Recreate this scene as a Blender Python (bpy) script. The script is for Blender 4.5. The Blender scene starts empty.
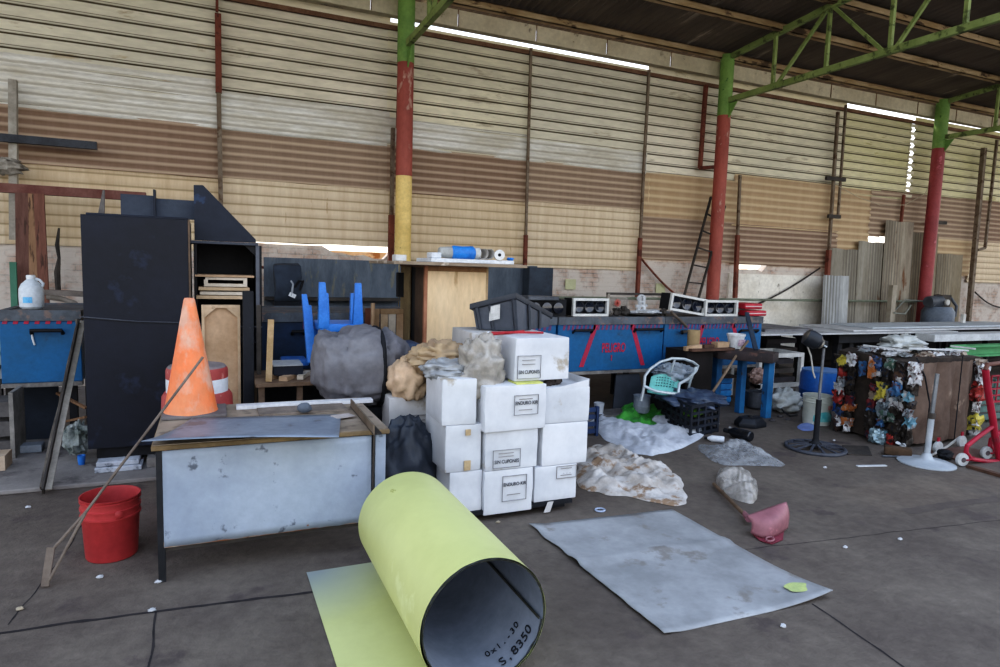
import bpy, bmesh, math, random
from mathutils import Vector, Matrix, Euler, noise
random.seed(7)
R = math.radians
C = bpy.context.scene.collection

# ------------------------------------------------------------------ camera
F0, YAW, PIT, ROLL, HC = 650.2, .41857, .10097, .03116, 1.7
FW = Vector((math.sin(YAW)*math.cos(PIT), math.cos(YAW)*math.cos(PIT), -math.sin(PIT)))
RT = Vector((math.cos(YAW), -math.sin(YAW), 0))
UP = Vector((math.sin(YAW)*math.sin(PIT), math.cos(YAW)*math.sin(PIT), math.cos(PIT)))
_c, _s = math.cos(ROLL), math.sin(ROLL)
RT, UP = _c*RT + _s*UP, -_s*RT + _c*UP
cam = bpy.data.cameras.new('camera')
cam.sensor_width = 36; cam.lens = 36*F0/1000; cam.clip_end = 300
co = bpy.data.objects.new('camera', cam); C.objects.link(co)
m = Matrix((RT, UP, -FW)).transposed().to_4x4(); m.translation = Vector((0, 0, HC)); co.matrix_world = m
bpy.context.scene.camera = co

def ray(x, y): return FW + (x-500)/F0*RT + (333.5-y)/F0*UP
def G(x, y, z=0.0):                     # photograph pixel -> point on a horizontal plane
    d = ray(x, y); t = (z-HC)/d.z; return Vector((d.x*t, d.y*t, z))
def A(x, y, Y):                         # photograph pixel -> point on the plane at depth Y
    d = ray(x, y); t = Y/d.y; return Vector((d.x*t, Y, HC+d.z*t))
V = Vector
def wid(dpx, p): return dpx*((V(p)-V((0, 0, HC))).dot(FW))/F0   # true width of dpx pixels at the depth of p

# ------------------------------------------------------------------ materials
def lin(h):
    h = h.lstrip('#'); o = []
    for i in (0, 2, 4):
        v = int(h[i:i+2], 16)/255; o.append(v/12.92 if v <= .04045 else ((v+.055)/1.055)**2.4)
    return (*o, 1)
MC = {}
def mat(name, col, col2=None, scale=5, rough=.75, metal=0, bump=.15, bscale=40, spot=None, sscale=9, samt=.6, stretch=(1, 1, 1), alpha=None, lo=.38, hi=.62, spec=.3, trans=0, rib=None, rsoft=.16, rstr=.65, fine=.14):
    if name in MC: return MC[name]
    mt = bpy.data.materials.new(name); mt.use_nodes = True; nt = mt.node_tree; N = nt.nodes; L = nt.links.new
    b = N['Principled BSDF']
    b.inputs['Roughness'].default_value = rough; b.inputs['Metallic'].default_value = metal
    b.inputs['Specular IOR Level'].default_value = spec
    if trans: b.inputs['Transmission Weight'].default_value = trans
    tc = N.new('ShaderNodeTexCoord'); mp = N.new('ShaderNodeMapping'); mp.inputs['Scale'].default_value = stretch
    oi = N.new('ShaderNodeObjectInfo'); va = N.new('ShaderNodeVectorMath'); va.operation = 'MULTIPLY_ADD'; va.inputs[1].default_value = (3.7, 2.9, 5.3)
    L(oi.outputs['Location'], va.inputs[0]); L(tc.outputs['Object'], va.inputs[2]); L(va.outputs[0], mp.inputs['Vector'])
    def nz(sc, det=6):
        n = N.new('ShaderNodeTexNoise'); n.inputs['Scale'].default_value = sc; n.inputs['Detail'].default_value = det
        n.inputs['Roughness'].default_value = .62; L(mp.outputs[0], n.inputs['Vector']); return n
    def ramp(src, a, z):
        r = N.new('ShaderNodeMapRange'); r.inputs[1].default_value = a; r.inputs[2].default_value = z; r.clamp = True
        L(src, r.inputs[0]); return r.outputs[0]
    def mix(f, a, z):
        x = N.new('ShaderNodeMix'); x.data_type = 'RGBA'
        if isinstance(f, float): x.inputs[0].default_value = f
        else: L(f, x.inputs[0])
        for i, q in ((6, a), (7, z)):
            if isinstance(q, tuple): x.inputs[i].default_value = q
            else: L(q, x.inputs[i])
        return x.outputs[2]
    cc = lin(col)
    out = mix(ramp(nz(scale).outputs[0], lo, hi), cc, lin(col2) if col2 else tuple(v*.82 for v in cc[:3])+(1,))
    if spot:
        out = mix(ramp(nz(sscale, 8).outputs[0], .70-.25*samt, .74-.2*samt), out, lin(spot))
    if rib:                              # rib shade and pale ridge lines painted into corrugated sheet: (pitch, start, end, colour, axis)
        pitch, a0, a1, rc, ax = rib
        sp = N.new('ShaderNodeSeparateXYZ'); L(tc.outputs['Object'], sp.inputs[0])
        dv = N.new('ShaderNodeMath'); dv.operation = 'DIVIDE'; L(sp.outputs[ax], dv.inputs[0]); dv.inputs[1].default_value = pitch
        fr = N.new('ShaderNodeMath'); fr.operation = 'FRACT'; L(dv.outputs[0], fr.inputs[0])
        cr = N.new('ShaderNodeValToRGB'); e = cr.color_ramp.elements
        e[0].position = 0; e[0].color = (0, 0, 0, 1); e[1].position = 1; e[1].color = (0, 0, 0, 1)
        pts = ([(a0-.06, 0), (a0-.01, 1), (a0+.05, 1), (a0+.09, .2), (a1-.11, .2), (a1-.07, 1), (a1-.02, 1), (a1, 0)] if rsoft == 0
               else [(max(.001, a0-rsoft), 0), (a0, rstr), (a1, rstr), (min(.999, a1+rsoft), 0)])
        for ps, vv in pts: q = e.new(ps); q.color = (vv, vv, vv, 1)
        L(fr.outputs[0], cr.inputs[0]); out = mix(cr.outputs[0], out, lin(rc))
    if fine:
        fm = N.new('ShaderNodeMix'); fm.data_type = 'RGBA'; fm.blend_type = 'MULTIPLY'; fm.inputs[0].default_value = 1
        f2 = N.new('ShaderNodeMapRange'); f2.inputs[1].default_value = .3; f2.inputs[2].default_value = .7; f2.inputs[3].default_value = 1-fine; f2.inputs[4].default_value = 1+fine*.6
        L(nz(scale*7+4, 8).outputs[0], f2.inputs[0]); L(out, fm.inputs[6]); L(f2.outputs[0], fm.inputs[7]); out = fm.outputs[2]
    L(out, b.inputs['Base Color'])
    if bump:
        bp = N.new('ShaderNodeBump'); bp.inputs['Strength'].default_value = bump; bp.inputs['Distance'].default_value = .02
        L(nz(bscale, 4).outputs[0], bp.inputs['Height']); L(bp.outputs[0], b.inputs['Normal'])
    if alpha:
        L(ramp(nz(14).outputs[0], .3, .7), b.inputs['Alpha'])
        r = b.inputs['Alpha'].links[0].from_node; r.inputs[3].default_value = alpha[0]; r.inputs[4].default_value = alpha[1]
    MC[name] = mt
    return mt

_CR = {}
def creases(p, seed, f=1.0, n=7):          # sharp folds: triangle waves along random directions
    k = int(seed)
    if k not in _CR:
        rr = random.Random(k*13+5); L_ = []
        for i in range(9):
            while True:
                d = V((rr.uniform(-1, 1), rr.uniform(-1, 1), rr.uniform(-1, 1)))
                if .2 < d.length < 1: break
            L_.append((d.normalized(), rr.random()))
        _CR[k] = L_
    w = p*f; w = w + .30*V((noise.noise(w*.8), noise.noise(w*.8+V((7, 0, 0))), noise.noise(w*.8+V((0, 7, 0)))))
    q = 0; a = 1.0; fr = .55
    for d, ph in _CR[k][:n]:
        t = (w.dot(d)*fr+ph) % 1.0
        q += a*(abs(t-.5)*4-1); a *= .74; fr *= 1.42
    return q*.5
# ------------------------------------------------------------------ mesh builder
class MB:
    def __init__(s): s.bm = bmesh.new()
    def face(s, pts):
        try: return s.bm.faces.new([s.bm.verts.new(p) for p in pts])
        except ValueError: return None
    def hexa(s, p):                      # 8 points: bottom loop then top loop
        v = [s.bm.verts.new(q) for q in p]
        for f in ((3, 2, 1, 0), (4, 5, 6, 7), (0, 1, 5, 4), (1, 2, 6, 5), (2, 3, 7, 6), (3, 0, 4, 7)): s.bm.faces.new([v[i] for i in f])
        return s
    def box(s, lo, hi, rz=0, piv=None, tilt=None):
        x0, y0, z0 = lo; x1, y1, z1 = hi
        p = [V(q) for q in ((x0, y0, z0), (x1, y0, z0), (x1, y1, z0), (x0, y1, z0), (x0, y0, z1), (x1, y0, z1), (x1, y1, z1), (x0, y1, z1))]
        if rz or tilt:
            c = V(piv) if piv else V(((x0+x1)/2, (y0+y1)/2, z0)); mm = Euler((*(tilt or (0, 0)), rz)).to_matrix()
            p = [c + mm @ (q-c) for q in p]
        return s.hexa(p)
    def bar(s, p0, p1, w, h=None, up=(0, 0, 1)):
        p0, p1 = V(p0), V(p1); h = h or w; d = (p1-p0).normalized(); u = V(up)
        if abs(d.dot(u)) > .97: u = V((0, 1, 0))
        a = d.cross(u).normalized()*w/2; b = a.cross(d).normalized()*h/2
        return s.hexa([p0-a-b, p0+a-b, p1+a-b, p1-a-b, p0-a+b, p0+a+b, p1+a+b, p1-a+b])
    def tube(s, pts, r, n=8, cap=True, closed=False):
        pts = [V(p) for p in pts]; k = len(pts); rs = r if isinstance(r, (list, tuple)) else [r]*k
        rings = []; pa = None
        for i, p in enumerate(pts):
            a = pts[i-1] if (i > 0 or closed) else p; z = pts[(i+1) % k] if (i < k-1 or closed) else p
            d = (z-a).normalized()
            if pa is None:
                u = V((0, 0, 1)) if abs(d.z) < .9 else V((1, 0, 0)); pa = d.cross(u).normalized()
            else: pa = (pa - d*pa.dot(d)).normalized()
            q = d.cross(pa)
            rings.append([s.bm.verts.new(p + rs[i]*(math.cos(t)*pa + math.sin(t)*q)) for t in [2*math.pi*j/n for j in range(n)]])
        for i in range(k if closed else k-1):
            r0, r1 = rings[i], rings[(i+1) % k]
            for j in range(n): s.bm.faces.new((r0[j], r0[(j+1) % n], r1[(j+1) % n], r1[j]))
        if cap and not closed:
            s.bm.faces.new(rings[0][::-1]); s.bm.faces.new(rings[-1])
        return s
    def lathe(s, prof, c=(0, 0, 0), n=28, mtx=None, cap0=True, cap1=True):
        c = V(c); mm = mtx or Matrix.Identity(3); rings = []
        for r, z in prof:
            rings.append([s.bm.verts.new(c + mm @ V((r*math.cos(2*math.pi*j/n), r*math.sin(2*math.pi*j/n), z))) for j in range(n)])
        for a, b in zip(rings, rings[1:]):
            for j in range(n): s.bm.faces.new((a[j], a[(j+1) % n], b[(j+1) % n], b[j]))
        if cap0: s.bm.faces.new(rings[0][::-1])
        if cap1: s.bm.faces.new(rings[-1])
        return s
    def prism(s, pts, ext):
        pts = [V(p) for p in pts]; e = V(ext); a = [s.bm.verts.new(p) for p in pts]; b = [s.bm.verts.new(p+e) for p in pts]; n = len(pts)
        s.bm.faces.new(a[::-1]); s.bm.faces.new(b)
        for i in range(n): s.bm.faces.new((a[i], a[(i+1) % n], b[(i+1) % n], b[i]))
        return s
    def grid(s, fn, nu, nv, wrapu=False):
        g = [[s.bm.verts.new(fn(i/nu, j/nv)) for j in range(nv+1)] for i in range(nu if wrapu else nu+1)]
        for i in range(nu):
            a, b = g[i], g[(i+1) % len(g)]
            for j in range(nv): s.bm.faces.new((a[j], b[j], b[j+1], a[j+1]))
        return s
    def blob(s, c, rad, amp=.15, freq=3, seed=0, nu=28, nv=16, pinch=None, flat=None, rz=0, ridged=False):
        c = V(c); mm = Euler((0, 0, rz)).to_matrix()
        def fn(u, v):
            t = 2*math.pi*u; ph = math.pi*(v*.998+.001)
            d = V((math.cos(t)*math.sin(ph), math.sin(t)*math.sin(ph), math.cos(ph)))
            q = noise.fractal(d*freq + V((seed*7.1, seed*3.3, seed)), 1.0, 2.0, 4)
            if ridged:
                q = .55*creases(d, seed, freq) + .45*q
            k = 1 + amp*q
            p = V((d.x*rad[0]*k, d.y*rad[1]*k, d.z*rad[2]*k))
            if pinch: p = pinch(p)
            p = c + mm @ p
            if flat is not None and p.z < flat: p.z = flat + (flat-p.z)*.02
            return p
        return s.grid(fn, nu, nv, True)
    def crumple(s, outline, h, seed=0, rings=16, n=88, freq=5, rag=.03, base=.004, prof=None, side=True):
        P = [V(p) for p in outline]; k = len(P); cen = sum(P, V((0, 0, 0)))/k
        def edge(t):
            x = t*k; i = int(x) % k; f = x-int(x)
            p0, p1, p2, p3 = P[i-1], P[i], P[(i+1) % k], P[(i+2) % k]   # Catmull-Rom
            return .5*((2*p1) + (p2-p0)*f + (2*p0-5*p1+4*p2-p3)*f*f + (3*p1-p0-3*p2+p3)*f**3)
        def fn(u, v):
            e = edge(u % 1.0); d = e-cen
            q = noise.noise(V((math.cos(6.283*u)*4, math.sin(6.283*u)*4, seed)))
            p = cen + d*(v*(1+rag*3*q*v)); p.z = cen.z
            w = (1-v**3) if prof is None else prof(v)
            nn = noise.fractal(V((p.x*freq*.6, p.y*freq*.6, seed*1.7)), .9, 2.1, 3)
            cq = creases(V((p.x, p.y, seed*.37)), seed, freq*.75)
            p.z = base + cen.z + h*w*max(.03, .48+.40*nn+.42*cq) + (.006 if v < .995 else 0)
            return p
        return s.grid(fn, n, rings, True)
    def noisy(s, amp, freq, seed=0):
        for v in s.bm.verts:
            v.co += amp*V((noise.noise(v.co*freq+V((seed, 0, 0))), noise.noise(v.co*freq+V((0, seed+5, 0))), noise.noise(v.co*freq+V((0, 9, seed)))))
        return s
    def sub(s, cuts): bmesh.ops.subdivide_edges(s.bm, edges=s.bm.edges[:], cuts=cuts, use_grid_fill=True); return s
    def bevel(s, w, seg=2):
        s.bm.normal_update()
        ed = [e for e in s.bm.edges if len(e.link_faces) == 2 and e.calc_face_angle(0) > .6]
        if ed: bmesh.ops.bevel(s.bm, geom=ed, offset=w, segments=seg, affect='EDGES', profile=.6, clamp_overlap=True)
        return s
    def obj(s, name, mt, off=V((0, 0, 0)), rz=0, smooth=35):
        me = bpy.data.meshes.new(name)
        bmesh.ops.recalc_face_normals(s.bm, faces=s.bm.faces[:])
        mm = Matrix.Rotation(-rz, 4, 'Z') @ Matrix.Translation(-V(off))
        bmesh.ops.transform(s.bm, matrix=mm, verts=s.bm.verts[:])
        s.bm.to_mesh(me); s.bm.free(); me.materials.append(mt)
        if smooth:
            for p in me.polygons: p.use_smooth = True
            me.set_sharp_from_angle(angle=R(smooth))
        o = bpy.data.objects.new(name, me); C.objects.link(o); return o

def tag(o, label, cat, group=None, kind=None):
    if label: o['label'] = label
    if cat: o['category'] = cat
    if group: o['group'] = group
    if kind: o['kind'] = kind
    return o
class T:                                 # a thing: an Empty at its base that parents its parts (shapes are given in world space)
    def __init__(s, name, label, cat, loc, group=None, kind=None, rz=0):
        s.o = bpy.data.objects.new(name, None); C.objects.link(s.o); s.o.empty_display_size = .1
        s.loc = V(loc); s.o.location = s.loc; s.rz = rz; s.o.rotation_euler.z = rz
        tag(s.o, label, cat, group, kind)
    def add(s, name, mb, mt, under=None, smooth=35, label=None):
        o = mb.obj(name, mt, s.loc, s.rz, smooth); o.parent = under or s.o
        if label: o['label'] = label
        return o
    def text(s, txt, at, size, mt, under=None, rot=(R(90), 0, 0), name='lettering', bold=.0, sx=1, label=None):
        cu = bpy.data.curves.new(name, 'FONT'); cu.body = txt; cu.size = size; cu.align_x = 'CENTER'; cu.align_y = 'CENTER'; cu.offset = bold; cu.extrude = .0008
        t = bpy.data.objects.new(name, cu); C.objects.link(t)
        me = bpy.data.meshes.new_from_object(t.evaluated_get(bpy.context.evaluated_depsgraph_get()))
        bpy.data.objects.remove(t); bpy.data.curves.remove(cu)
        mm = Matrix.Rotation(-s.rz, 4, 'Z') @ Matrix.Translation(V(at)-s.loc) @ Euler(rot).to_matrix().to_4x4() @ Matrix.Diagonal((sx, 1, 1, 1))
        me.transform(mm); me.materials.clear(); me.materials.append(mt)
        o = bpy.data.objects.new(name, me); C.objects.link(o); o.parent = under or s.o
        if label: o['label'] = label
        return o
def single(name, label, cat, mb, mt, group=None, smooth=35, kind=None):
    xs = [v.co for v in mb.bm.verts]
    base = V(((min(v.x for v in xs)+max(v.x for v in xs))/2, (min(v.y for v in xs)+max(v.y for v in xs))/2, min(v.z for v in xs)))
    o = mb.obj(name, mt, base, 0, smooth); o.location = base
    return tag(o, label, cat, group, kind)
def copy_tree(o, parent=None):
    c = o.copy(); C.objects.link(c)
    if parent: c.parent = parent
    for ch in list(o.children): copy_tree(ch, c)
    return c
def axm(d):                              # matrix turning +Z onto a direction
    return V((0, 0, 1)).rotation_difference(V(d).normalized()).to_matrix()
# ------------------------------------------------------------------ light
W = bpy.data.worlds.new('sky'); bpy.context.scene.world = W; W.use_nodes = True
nt = W.node_tree; bg = nt.nodes['Background']
tc = nt.nodes.new('ShaderNodeTexCoord'); sp = nt.nodes.new('ShaderNodeSeparateXYZ'); cr = nt.nodes.new('ShaderNodeValToRGB')
nt.links.new(tc.outputs['Generated'], sp.inputs[0]); nt.links.new(sp.outputs[2], cr.inputs[0]); nt.links.new(cr.outputs[0], bg.inputs[0])
e = cr.color_ramp.elements
e[0].position = 0; e[0].color = (1, .93, .80, 1); e[1].position = .8; e[1].color = (.60, .74, 1, 1)
q = e.new(.22); q.color = (.88, .92, 1, 1)
bg.inputs[1].default_value = 1.75
sun = bpy.data.lights.new('sun', 'SUN'); sun.energy = 2.2; sun.angle = R(3); sun.color = (1, .88, .7)
so = bpy.data.objects.new('sun', sun); C.objects.link(so); so.rotation_euler = (R(-52), 0, R(18)); so.location = (0, 12, 9)
vs = bpy.context.scene.view_settings; vs.view_transform = 'Standard'; vs.look = 'None'; vs.exposure = 0.42; vs.gamma = 1.0
vs.use_curve_mapping = True
cvm = vs.curve_mapping; cv = cvm.curves[3]
for px_, py_ in ((.02, .012), (.06, .049), (.2, .2), (.6, .65)): cv.points.new(px_, py_)
cvm.update()

# ------------------------------------------------------------------ floor
m_floor = mat('worn concrete', '#58504a', '#686058', 1.3, .8, fine=.22, bump=.35, bscale=30, spot='#504845', sscale=2.3, samt=.4)
m_slab = mat('pale concrete slab', '#75716f', '#878380', 1.6, .8, bump=.25, bscale=26, spot='#5e5a59', sscale=3)
m_joint = mat('dark joint', '#262324', '#332f2f', 8, .95)
def grd(x0, x1, y0, y1, z, nx, ny, amp, fr):
    mb = MB(); return mb.grid(lambda u, v: V((x0+u*(x1-x0), y0+v*(y1-y0), z+amp*noise.noise(V(((x0+u*(x1-x0))*fr, (y0+v*(y1-y0))*fr, 0))))), nx, ny)
fl = grd(-40, 60, -30, 60, 0, 2, 2, 0, 1).obj('floor', m_floor); tag(fl, None, None, kind='structure')
def ribbon(name, pts, w, seed=0, z=.0015, mt=None):
    mb = MB(); P = []
    for a, b in zip(pts, pts[1:]):
        a, b = V(a), V(b); n = max(2, int((b-a).length/.06))
        P += [a.lerp(b, i/n) for i in range(n)]
    P.append(V(pts[-1])); prev = None
    d = (P[-1]-P[0]).normalized(); s = V((-d.y, d.x, 0))
    for i, p in enumerate(P):
        k = noise.noise(V((i*.31, seed, 0))); j = noise.noise(V((i*.5, seed, 4)))
        c = p + s*k*.015; ww = w*(.7+.8*abs(j))
        q = (mb.bm.verts.new(c-s*ww+V((0, 0, z))), mb.bm.verts.new(c+s*ww+V((0, 0, z))))
        if prev: mb.bm.faces.new((prev[0], prev[1], q[1], q[0]))
        prev = q
    o = mb.obj(name, mt or m_joint, smooth=0); return tag(o, None, None, kind='structure')
ribbon('trim_1', [G(-80, 642), G(0, 633), G(160, 611), G(330, 590), G(520, 560)], .013, 1)
ribbon('trim_2', [G(156, 612), G(149, 672)], .006, 2)
ribbon('trim_3', [G(812, 604), G(860, 636), G(915, 675)], .007, 3)
ribbon('trim_4', [G(8, 625), G(60, 560), G(95, 505)], .004, 4)
ribbon('trim_5', [G(640, 560), G(760, 548), G(1000, 520)], .003, 5)
ribbon('trim_8', [G(905, 512), G(950, 505), G(1000, 498)], .06, 6, mt=mat('damp floor stain', '#4d4643', '#57504c', 6, .7))
# raised slab at the left
mb = MB().box((-9, 5.44, 0), (-.2, 9.6, .035)); mb.bevel(.008, 1)
o = mb.obj('floor_slab', m_slab); tag(o, None, None, kind='structure')

# ------------------------------------------------------------------ back wall
YW = 9.6
wall = T('wall_back', None, None, (0, YW, 0), kind='structure')
def sheet_mesh(x0, x1, z0, z1, Y, pitch, amp, shape, seed, wob=.012, cut=None):
    if shape == 'rib': prof = [(0, 0), (.70, 0), (.78, 1), (.92, 1), (1, 0)]
    else: prof = [(i/6, .5-.5*math.cos(2*math.pi*i/6)) for i in range(7)]
    zs = []
    k0 = int(z0/pitch)-1
    for k in range(k0, int(z1/pitch)+2):
        for f, a in prof[:-1]:
            z = (k+f)*pitch
            if z0 < z < z1: zs.append((z, a*amp))
    zs = [(z0, 0)] + zs + [(z1, 0)]
    nx = max(2, int((x1-x0)/.35)); mb = MB()
    def fn(u, v):
        x = x0+u*(x1-x0); z, a = zs[int(round(v*(len(zs)-1)))]
        y = Y - a + wob*noise.noise(V((x*.9, z*1.1, seed)))
        if z == z0: z += .02*noise.noise(V((x*2, seed, 1)))
        if cut: z = cut(x, z)
        return V((x, y, z))
    return mb.grid(fn, nx, len(zs)-1)
UP_P, BR_P, LO_P = .165, .105, .135
def ribs(p): return (p, .72, .96)
m_up = [mat('cream roofing sheet %d' % i, a, b, 1.2, .6, bump=.05, spot=sp, sscale=4, samt=.35, stretch=(.35, 1, 1.5), rib=(UP_P, .70, .99, '#5c5443', 2), rsoft=0)  # thin dark lines: rib shade painted into the sheet colour
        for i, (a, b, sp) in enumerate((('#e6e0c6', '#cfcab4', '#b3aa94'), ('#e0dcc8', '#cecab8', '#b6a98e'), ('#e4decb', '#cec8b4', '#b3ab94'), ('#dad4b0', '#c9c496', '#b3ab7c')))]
m_gal = mat('galvanised sheet', '#dcdcd6', '#c2beb0', 2.2, .5, metal=.2, bump=.1, stretch=(.5, 1, 2), rib=(.115, .05, .2, '#9a9486', 2))
m_br = [mat('rusty brown sheet %d' % i, a, b, 3, .85, bump=.08, spot=s2, sscale=3.2, samt=.12, stretch=(5, 1, .25), rib=(BR_P, .42, .58, rc, 2), rsoft=.22, rstr=.75, fine=.05, lo=.25, hi=.8)
        for i, (a, b, s2, rc) in enumerate((('#84705f', '#947f6d', '#ad9880', '#c4b19a'), ('#8a7262', '#7b6553', '#a8937c', '#bca892')))]
m_tan = mat('tan rusted sheet', '#b59d7f', '#a48a6a', 3, .85, bump=.08, spot='#c9b28e', sscale=3, samt=.15, stretch=(4, 1, .3), rib=(LO_P, .42, .58, '#d8c6a2', 2), rsoft=.2, rstr=.6, fine=.05, lo=.25, hi=.8)
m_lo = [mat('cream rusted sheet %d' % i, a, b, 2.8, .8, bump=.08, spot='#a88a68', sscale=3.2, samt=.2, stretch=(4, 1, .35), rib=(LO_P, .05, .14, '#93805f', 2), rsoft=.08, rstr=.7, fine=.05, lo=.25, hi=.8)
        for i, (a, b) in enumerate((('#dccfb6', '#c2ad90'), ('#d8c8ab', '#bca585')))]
# upper sheets (one column of sheet per bay between the posts)
UPX = [-7, -2.3, .1, 2.36, 4.65, 6.9, 8.75, 11.75, 13.75]
for i, (a, b) in enumerate(zip(UPX, UPX[1:])):
    z0 = 3.45 if a < 2 else 3.38
    if a > 6.8: z0 = 3.42
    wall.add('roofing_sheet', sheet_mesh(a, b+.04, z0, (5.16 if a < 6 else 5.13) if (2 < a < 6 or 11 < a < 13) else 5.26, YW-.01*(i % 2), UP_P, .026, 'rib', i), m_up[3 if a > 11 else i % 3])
for i, (a, b) in enumerate(((13.90, 16.2), (16.2, 19), (19, 22.5))):
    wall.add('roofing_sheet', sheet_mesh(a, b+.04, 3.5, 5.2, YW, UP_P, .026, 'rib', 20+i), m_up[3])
# bridging ribs seen across the bright slit
for k in range(10):
    z = 3.52+.165*k
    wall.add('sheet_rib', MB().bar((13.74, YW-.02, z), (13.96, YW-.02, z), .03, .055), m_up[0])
# galvanised overlap strip
for i, (a, b) in enumerate(zip([-7, -2.3, .1, 2.36, 4.65], [-2.3, .1, 2.36, 4.65, 6.9])):
    wall.add('galvanised_sheet', sheet_mesh(a, b+.03, 3.40-.0*i, 3.40+(.55, .62, .5, .42, .36)[i], YW-.035, .115, .014, 'wave', 30+i, .03), m_gal)
for i, (a, b) in enumerate(zip([-7, -2.3, .1, 2.36, 4.65], [-2.3, .1, 2.36, 4.65, 6.9])):
    wall.add('rusty_sheet', sheet_mesh(a, b+.04, 2.78-.02*(i % 2), 3.44, YW-.012-.008*(i % 2), BR_P, .022, 'wave', 40+i), m_br[i % 2])
holes = lambda x, z: z
for i, (a, b) in enumerate(zip([-7, -2.3, .1, 2.4, 4.65], [-2.3, .1, 2.36, 4.65, 6.9])):
    z0 = (1.8, 1.8, 1.95, 1.76, 1.72)[i]
    wall.add('rusted_cream_sheet', sheet_mesh(a, b+.04, z0, 2.84, YW+.004+.01*(i % 2), LO_P, .02, 'wave', 50+i), m_lo[i % 2])
for i, (a, b, z0, z1, mm) in enumerate(((6.9, 8.95, 2.65, 3.46, m_tan), (6.9, 8.95, 1.93, 2.68, m_br[0]), (8.95, 11.75, 2.62, 3.58, m_tan), (8.95, 11.75, 1.9, 2.66, m_br[1]),
                                        (11.75, 12.68, 2.2, 3.55, m_tan), (12.68, 13.02, 2.60, 3.56, m_br[0]), (13.0, 16.2, 2.62, 3.62, m_br[0]), (16.2, 19, 2.6, 3.62, m_br[1]), (19, 22.5, 2.6, 3.62, m_br[0]),
                                        (13.75, 16.2, 1.85, 2.66, m_tan), (16.2, 22.5, 1.7, 2.66, m_lo[0]))):
    wall.add('rusty_sheet', sheet_mesh(a, b+.04, z0, z1, YW-.012-.008*(i % 2), LO_P if mm in (m_tan, m_lo[0]) else BR_P, .022, 'wave', 60+i), mm)
# masonry below the sheets
def brickmat(name, c1, c2, wash, amt):
    mt = bpy.data.materials.new(name); mt.use_nodes = True; n = mt.node_tree.nodes; L = mt.node_tree.links.new; b = n['Principled BSDF']; b.inputs['Roughness'].default_value = .9
    tc = n.new('ShaderNodeTexCoord'); sp = n.new('ShaderNodeSeparateXYZ'); cb = n.new('ShaderNodeCombineXYZ'); br = n.new('ShaderNodeTexBrick')
    L(tc.outputs['Object'], sp.inputs[0]); L(sp.outputs[0], cb.inputs[0]); L(sp.outputs[2], cb.inputs[1]); L(cb.outputs[0], br.inputs[0])
    br.inputs['Scale'].default_value = 1; br.inputs['Brick Width'].default_value = .24; br.inputs['Row Height'].default_value = .075; br.inputs['Mortar Size'].default_value = .008
    br.inputs['Color1'].default_value = lin(c1); br.inputs['Color2'].default_value = lin(c2); br.inputs['Mortar'].default_value = lin('#6f675f')
    nz = n.new('ShaderNodeTexNoise'); nz.inputs['Scale'].default_value = 2.6; nz.inputs['Detail'].default_value = 8; nz.inputs['Roughness'].default_value = .7; L(tc.outputs['Object'], nz.inputs[0])
    mr = n.new('ShaderNodeMapRange'); mr.inputs[1].default_value = .5-amt*.3; mr.inputs[2].default_value = .62-amt*.15; L(nz.outputs[0], mr.inputs[0])
    mx = n.new('ShaderNodeMix'); mx.data_type = 'RGBA'; L(mr.outputs[0], mx.inputs[0]); L(br.outputs[0], mx.inputs[6]); mx.inputs[7].default_value = lin(wash); L(mx.outputs[2], b.inputs[0])
    bp = n.new('ShaderNodeBump'); bp.inputs['Strength'].default_value = .6; bp.inputs['Distance'].default_value = .02; L(br.outputs['Fac'], bp.inputs['Height']); bp.invert = True; L(bp.outputs[0], b.inputs['Normal'])
    return mt
m_brick = brickmat('whitewashed brick', '#b39583', '#9c7e6c', '#c4bcb3', .55)
m_plaster = mat('old white paint on concrete', '#ebe8de', '#d6d1c4', 2, .85, bump=.2, spot='#8a8478', sscale=5, samt=.3)
mb = MB(); top = []
xs = [-8+.15*i for i in range(int(31/.15))]
for x in xs:
    z = 1.94+.02*noise.noise(V((x*2, 0, 3)))
    if .6 < x < 1.45: z = 1.93+.03*noise.noise(V((x*7, 2, 0)))
    if 1.45 <= x < 2.45: z = 1.86-.10*(x-1.45)+.05*noise.noise(V((x*6, 2, 0)))
    if 9.2 < x < 9.85: z = 1.80+.05*noise.noise(V((x*9, 1, 0)))
    top.append(z)
for i in range(len(xs)-1):
    mb.hexa([V(p) for p in ((xs[i], YW+.03, 0), (xs[i+1], YW+.03, 0), (xs[i+1], YW+.18, 0), (xs[i], YW+.18, 0), (xs[i], YW+.03, top[i]), (xs[i+1], YW+.03, top[i+1]), (xs[i+1], YW+.18, top[i+1]), (xs[i], YW+.18, top[i]))])
wall.add('brick_base', mb, m_brick, smooth=0)
mb = MB().box((9.0, YW-.02, 0), (11.85, YW+.03, 1.73)); wall.add('painted_panel', mb, m_plaster, label='off-white painted concrete section')

# ------------------------------------------------------------------ roof
def roofz(y): return 5.51+.083*(9.2-y)
m_roof = mat('dark weathered roof sheet', '#6a6056', '#7d7266', 1.6, .8, bump=.1, spot='#c0b5a2', sscale=1.6, samt=.3, stretch=(1.4, .18, 1))
mb = MB(); pr = [(0, 0), (.25, .6), (.5, 1), (.75, .6)]; RX0, RX1, pt = -7, 23, .13
n = int((RX1-RX0)/pt)
prof = [(RX0+(k+f)*pt, a*.03) for k in range(n) for f, a in pr]
ys = [9.82, 7.9, 6, 4.6, 3.6]
mb.grid(lambda u, v: V((prof[int(round(u*(len(prof)-1)))][0], ys[int(round(v*(len(ys)-1)))], roofz(ys[int(round(v*(len(ys)-1)))])+.06+prof[int(round(u*(len(prof)-1)))][1])), len(prof)-1, len(ys)-1)
o = mb.obj('ceiling', m_roof); tag(o, None, None, kind='structure')
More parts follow.
